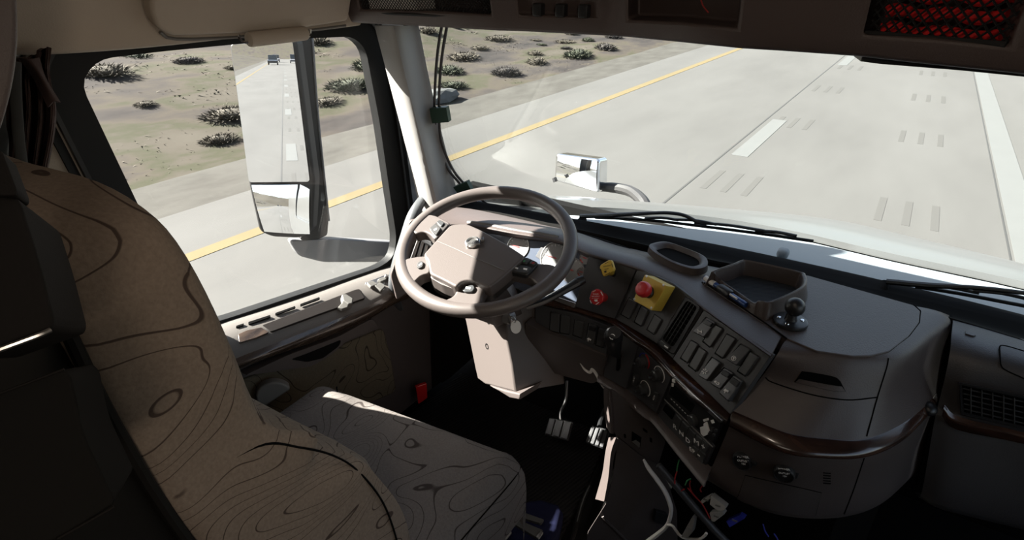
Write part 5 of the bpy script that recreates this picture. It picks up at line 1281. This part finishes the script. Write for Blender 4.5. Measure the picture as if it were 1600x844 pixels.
# cables down the left edge of the windshield
def onw(px, h=-.0): 
    q = Plane(WG.o - nrm(V3(0, 1, .25)) * .012, WG.n); return [q.hit(a, b) for a, b in px]
tag(obj('antenna_cable', tube(onw([(691, 36), (684, 80), (680, 130), (679, 180), (684, 222), (699, 262), (716, 284), (722, 292)]), .0042, 8, smooth=5), M['black']), 'outer of two black cables running down the windshield\'s driver edge', 'cable')
tag(obj('antenna_cable', tube(onw([(699, 37), (691, 85), (687, 130), (686, 180), (690, 222), (706, 262), (724, 286), (745, 305), (764, 322)]), .0042, 8, smooth=5), M['black']), 'inner of two black cables running down the windshield\'s driver edge', 'cable')
q = Plane(WG.o - nrm(V3(0, 1, .25)) * .016, WG.n)
tag(obj('cable_clip', pxslab(q, [(671, 170), (697, 168), (701, 191), (674, 193)], -.004, .010, .002, .001), M['green']), 'dark green clip holding the two black cables halfway down', 'clip')
tag(obj('cable_clip', pxslab(q, [(708, 293), (729, 284), (736, 297), (715, 303)], -.004, .010, .002, .001), M['green']), 'small dark clip on the cables near the dash top', 'clip')

# ================================================================== CONSOLE AND FOOTWELL
def c6(p): return [(900 + a / 4.587, 660 + b / 4.587) for a, b in p]
cs = empty('floor_console', P(980, 840, z=.15), 'dark brown floor console below the dash beside the pedals', 'console')
def deep(pl, pts, d):
    # panel face run straight back; its depth is added to block the sun
    b = [pl.w(u, v) for u, v in round2(pl.px(pts), .006, 4)]
    r = ray(990, 740); return prism([p + nrm(r) * d for p in b], -nrm(r) * d, .007, 4)
U = Plane(P(965, 650, y=1.05), (.62, -.75, .10))
obj('upper_panel', deep(U, [(954, 606), (962, 612), (1006, 650), (1022, 664), (1040, 690), (1028, 728), (1005, 715), (975, 690), (962, 681), (958, 668), (957, 640)], .22), M['dash2'], cs, smooth=40)
for q in [[(342, 85), (358, 88), (360, 115), (346, 112)], [(478, 38), (512, 62), (512, 80), (480, 58)], [(528, 110), (546, 118), (546, 148), (530, 140)]]:
    obj('clip_hole', pxslab(U, c6(q), -.004, .0012, .0003, .002), M['seam'], cs)
obj('latch_opening', pxslab(U, c6([(402, 66), (470, 110), (458, 188), (398, 142)]), -.004, .0012, .0003, .001), M['seam'], cs)
obj('latch_plate', pxslab(U, c6([(400, 140), (430, 130), (460, 150), (456, 186)]), .0008, .003, .0005), M['greyp'], cs)
Wp = Plane(P(960, 740, y=1.01), (.68, -.70, .12))
obj('side_panel', deep(Wp, [(966, 684), (1005, 715), (1030, 728), (1046, 760), (1058, 800), (1062, 1040), (900, 1040), (912, 900), (918, 832), (947, 786), (957, 745), (962, 712)], .16), M['dash2'], cs, smooth=40)
def flange(pl, left, mid, inn, back):
    m = [pl.hit(*p) for p in mid]
    obj('edge_flange', loft([[P(a, b, y=q[1] + back) for (a, b), q in zip(left, m)], [q + V3(-.002, -.004, 0) for q in m], [pl.hit(*p, .003) for p in inn]], 4, 4, .004), M['dash'], cs)
flange(Wp, [(951, 684), (946, 706), (941, 740), (930, 780)], [(962, 682), (955, 706), (951, 745), (944, 782)], [(970, 690), (960, 712), (955, 748), (948, 784)], .09)
flange(U, [(943, 604), (944, 640), (948, 668)], [(952, 608), (955, 640), (956, 676)], [(956, 610), (959, 640), (960, 678)], .08)
obj('panel_crease', tube([Wp.hit(*p, .001) for p in c6([(190, 672), (220, 712), (290, 780), (360, 850)])], .004, 8, smooth=4), M['dash2'], cs)
obj('socket', pxslab(Wp, c6([(572, 640), (660, 665), (640, 745), (560, 715)]), 0, .012, .003, .002), M['black'], cs)
obj('dark_backing', prism([P(a, b, y=1.22) for a, b in [(990, 630), (1030, 655), (1110, 755), (1110, 900), (990, 900)]], (0, .03, 0)), M['seam'], cs)  # added near-black sheet standing in for the shade of the open pocket
obj('rear_column', prism([P(a, b, z=.44) + V3(0, d, 0) for a, b, d in [(1040, 700, .24), (1105, 760, .24), (1320, 810, .16), (1400, 780, .16), (1400, 780, .36), (1040, 700, .40)]], (0, 0, -.43)), M['matte'], cs)
tag(obj('support_tube', tube([P(a, b, y=.985) for a, b in c6([(588, 308), (660, 390), (740, 480), (840, 600), (920, 690), (1000, 780), (1080, 860), (1140, 920)])], .0085, 12, smooth=4), M['panel']), 'glossy dark tube running down beside the open wiring', 'tube')
tag(obj('white_cable', tube([P(a, b, y=.975) for a, b in c6([(485, 268), (520, 330), (580, 410), (640, 500), (676, 590), (680, 650), (655, 735), (600, 790), (520, 850), (470, 890)])], [.003, .0055, .006, .006, .006, .0055, .0055, .0065, .007, .007], 10, smooth=4, flat=(V3(0, 1, 0), .8)), M['cable']), 'thick white cable arching over the floor console', 'cable')
tag(obj('white_cable', tube([P(a, b, y=.965) for a, b in c6([(655, 735), (690, 742), (720, 780), (750, 815), (800, 835), (880, 838), (920, 815), (935, 795)])], .0032, 8, smooth=4), M['cable']), 'thin white cable branching towards the grey connector', 'cable')
def wire(px, m, lbl, y=.98): tag(obj('wire', tube([P(a, b, y=y) for a, b in c6(px)], .0014, 6, smooth=4), M[m]), lbl, 'wire')
wire([(740, 268), (728, 310), (722, 350)], 'greenw', 'short green wire hanging above the red one under the dash')
wire([(724, 350), (708, 410), (716, 470), (740, 496), (778, 478)], 'redw', 'red wire looping below the gear keypad')
wire([(822, 405), (796, 420), (782, 450)], 'greenw', 'green wire curl beside the red bundle under the dash')
wire([(800, 470), (850, 530), (900, 580), (930, 630), (960, 690)], 'redw', 'long red wire running down to the white connectors')
wire([(820, 420), (815, 450), (830, 500), (890, 570)], 'redw', 'second red wire beside the long one below the dash', .99)
wire([(905, 455), (890, 480), (898, 500)], 'redw', 'tiny red wire end just below the dash lip')
wire([(1340, 730), (1355, 780), (1380, 820)], 'bluew', 'thin blue wire in the dark below the ashtray')
wire([(1420, 800), (1440, 830), (1452, 860)], 'bluew', 'blue wire at the bottom edge below the power outlets')
def conn(name, pts, m, lbl, y, th=.018):
    q = Plane(P(*c6([pts[0]])[0], y=y), nrm(V3(-.1, -1, .3)))
    t = empty(name, q.hit(*c6([pts[0]])[0]), lbl, 'connector')
    obj('housing', pxslab(q, c6(pts), -th, 0, .002, .002), M[m], t)
    a = np.mean(np.array(c6(pts)), axis=0)
    obj('key_rib', pxslab(q, [(a[0] - 4, a[1] - 2), (a[0] + 4, a[1] + 1), (a[0] + 3, a[1] + 3), (a[0] - 5, a[1])], 0, .002, .0005), M['greyp'], t)
conn('wire_connector', [(968, 524), (1076, 608), (1064, 630), (1020, 640), (958, 590)], 'connm', 'white printed connector block hanging under the island', .975)
conn('wire_connector', [(890, 566), (960, 528), (968, 545), (905, 584)], 'connm', 'small pale connector left of the white block', .98)
conn('wire_connector', [(955, 650), (1050, 640), (1064, 660), (990, 716), (970, 710)], 'connm', 'pale lower half of the hanging white connector', .985)
conn('wire_connector', [(1075, 710), (1170, 665), (1210, 690), (1100, 755)], 'bluew', 'dark blue connector right of the white one', .99)
conn('wire_connector', [(800, 735), (838, 670), (850, 690), (832, 790), (800, 830), (752, 825)], 'greyp', 'grey connector at the end of the thin white cable', .965)
tag(obj('plastic_strap', tube([P(a, b, y=1.12) for a, b in c1([(365, 540), (395, 580), (430, 600), (445, 580), (470, 610), (500, 670), (540, 728)])], [.001, .003, .004, .0045, .004, .003, .0015], 8, smooth=4), M['cable']), 'pale curled strap under the dash by the pedals', 'strap')
# pedals
def pedal(name, px, z, tilt, lbl, cat, n_rib):
    q = Plane(P(*px[0], z=z), nrm(V3(0, -math.cos(tilt), math.sin(tilt)))); t = empty(name, q.hit(*px[2]), lbl, cat)
    uv = [np.array(u) for u in q.px(px, .0)]
    pdl = obj('pad', slab(q, round2(uv, .006), -.012, 0, .003), M['black'], t)
    for k in range(n_rib):
        a, b = (k + .12) / n_rib, (k + .88) / n_rib; L = lambda p, s, w: p * (1 - w) + s * w
        tl, tr_, br_, bl = uv
        f = lambda u, v: L(L(tl, tr_, u), L(bl, br_, u), v)
        obj('rubber_rib', slab(q, round2([f(a, .06), f(b, .06), f(b, .94), f(a, .94)], .003), -.001, .005, .002), M['panel'], pdl)
    return t, q
t, q = pedal('brake_pedal', [(858, 652), (896, 659), (888, 690), (850, 679)], .085, .9, 'black ribbed brake pedal hanging below the column', 'pedal', 3)
obj('arm', tube([q.hit(876, 660, -.01), P(876, 644, y=1.38), P(884, 625, y=1.42), P(886, 595, y=1.45)], .005, 8, smooth=4), M['alu'], t)
t, q = pedal('accelerator_pedal', [(925, 664), (952, 672), (943, 702), (914, 692)], .11, .75, 'accelerator pedal with its lower half in sunlight beside the console', 'pedal', 4)
obj('arm', tube([q.hit(936, 672, -.012), q.hit(938, 660, -.06), P(945, 640, y=1.55)], .008, 8, smooth=3), M['black'], t)
fm = obj('floor_mat', prism([V3(-.90, .62, .003), V3(-.18, .62, .003), V3(-.20, .95, .003), V3(-.235, 1.25, .003), V3(-.27, 1.45, .003), V3(-.90, 1.45, .003)], (0, 0, .012), .004), M['mat_'])
tag(fm, 'black ribbed rubber mat on the cab floor', 'floor mat')
tag(obj('mat_edge_trim', tube([V3(-.165, .75, .02), V3(-.185, .9, .025), V3(-.175, 1.0, .02), V3(-.21, 1.15, .03), V3(-.23, 1.3, .02)], .008, 10, smooth=5), M['matte']), 'dark bent trim strip along the mat beside the console', 'trim strip')
bgp = V3(-.30, 1.0, .10)
bag = empty('backpack', P(830, 830, z=.03), 'dark blue backpack with black straps lying on the floor mat', 'backpack')
Zp = Plane(V3(0, 0, .075), (0, 0, 1))
obj('body', prism([Zp.hit(*p, -.058) for p in [(768, 860), (775, 822), (800, 812), (826, 802), (845, 800), (872, 808), (879, 820), (872, 850), (850, 880)]], (0, 0, .058), .018, 4), M['bag'], bag)
for q in [[(792, 812), (800, 808), (848, 828), (842, 842)], [(806, 806), (822, 802), (850, 812), (845, 818)]]: obj('strap', pxslab(Zp, q, 0, .008, .003, .003), M['canvas'], bag)
obj('side_patch', pxslab(Zp, [(774, 824), (792, 818), (800, 832), (790, 844), (772, 836)], 0, .004, .002, .004), M['greyp'], bag)
obj('buckle', pxslab(Zp, [(838, 838), (845, 830), (849, 832), (842, 842)], .006, .012, .002, .001), M['alu'], bag)
obj('lace', tube([Zp.hit(*p, .009) for p in [(791, 812), (797, 808), (803, 808), (800, 812)]], .002, 6, smooth=3), M['paper'], bag)

# ================================================================== LIGHT AND CAMERA
SUN_EL, SUN_AZ = math.radians(36.3), math.radians(23.5)      # azimuth: behind pure left
def aim(o, d):
    o.rotation_euler = Vector(tuple(-np.asarray(d))).to_track_quat('-Z', 'Y').to_euler()
sd = V3(-math.cos(SUN_EL) * math.cos(SUN_AZ), -math.cos(SUN_EL) * math.sin(SUN_AZ), math.sin(SUN_EL))
sun = bpy.data.lights.new('sun', 'SUN'); sun.energy = 50.0; sun.angle = math.radians(.6); sun.color = (1, .96, .90)
so = bpy.data.objects.new('sun', sun); COL.objects.link(so); aim(so, sd); so.location = (-20, -5, 25)
wd = bpy.data.worlds.new('sky'); SC.world = wd; wd.use_nodes = True; nt = wd.node_tree; bg = nt.nodes['Background']
sk = nt.nodes.new('ShaderNodeTexSky'); sk.sky_type = 'NISHITA'; sk.sun_disc = False; sk.sun_elevation = SUN_EL
sk.sun_rotation = math.atan2(sd[0], sd[1]); sk.air_density = 1.0; sk.dust_density = 2.0
hs_ = nt.nodes.new('ShaderNodeHueSaturation'); hs_.inputs['Saturation'].default_value = .65
nt.links.new(sk.outputs[0], hs_.inputs['Color']); nt.links.new(hs_.outputs[0], bg.inputs['Color']); bg.inputs['Strength'].default_value = .35
rl = bpy.data.lights.new('console_fill', 'POINT'); rl.energy = 1.6; rl.shadow_soft_size = .05; rl.color = (1, .86, .72)  # added warm fill light that brightens the overhead cubbies, no real lamp
rlo = bpy.data.objects.new('console_fill', rl); COL.objects.link(rlo); rlo.location = (.12, .50, 1.56)
lt = bpy.data.lights.new('cab_fill', 'AREA'); lt.shape = 'RECTANGLE'; lt.size = .5; lt.size_y = .3; lt.energy = .8; lt.color = (1, .88, .74)  # added soft fill for the cab interior, not a known fixture
lo_ = bpy.data.objects.new('cab_fill', lt); COL.objects.link(lo_); lo_.location = (.45, -.15, 1.56); aim(lo_, V3(0, -.75, .66))
sp = bpy.data.lights.new('seat_fill', 'SPOT'); sp.energy = 20.0; sp.color = (1, .84, .68); sp.spot_size = math.radians(54); sp.spot_blend = 1.0; sp.shadow_soft_size = .12  # added spot aimed at the driver's seat to lift its fabric
spo = bpy.data.objects.new('seat_fill', sp); COL.objects.link(spo); spo.location = (.95, -.55, 1.55); aim(spo, V3(.95, -.55, 1.55) - V3(-.30, .40, 1.02))
cd = bpy.data.cameras.new('camera'); cam = bpy.data.objects.new('camera', cd); COL.objects.link(cam)
cam.matrix_world = Matrix(((RT[0], UP[0], -FW[0], CAM[0]), (RT[1], UP[1], -FW[1], CAM[1]), (RT[2], UP[2], -FW[2], CAM[2]), (0, 0, 0, 1)))
cd.sensor_fit = 'HORIZONTAL'; cd.sensor_width = 36.0; cd.lens = 36.0 * FPX / W; cd.clip_start = .02; cd.clip_end = 2000
SC.camera = cam
vs_ = SC.view_settings; vs_.view_transform = 'Standard'; vs_.look = 'None'; vs_.exposure = 0.0; vs_.gamma = 1.0; vs_.use_curve_mapping = False
SC.cycles.use_denoising = True; SC.cycles.max_bounces = 10; SC.cycles.transparent_max_bounces = 16; SC.cycles.caustics_reflective = False; SC.cycles.caustics_refractive = False
SC.cycles.sample_clamp_indirect = 6.0
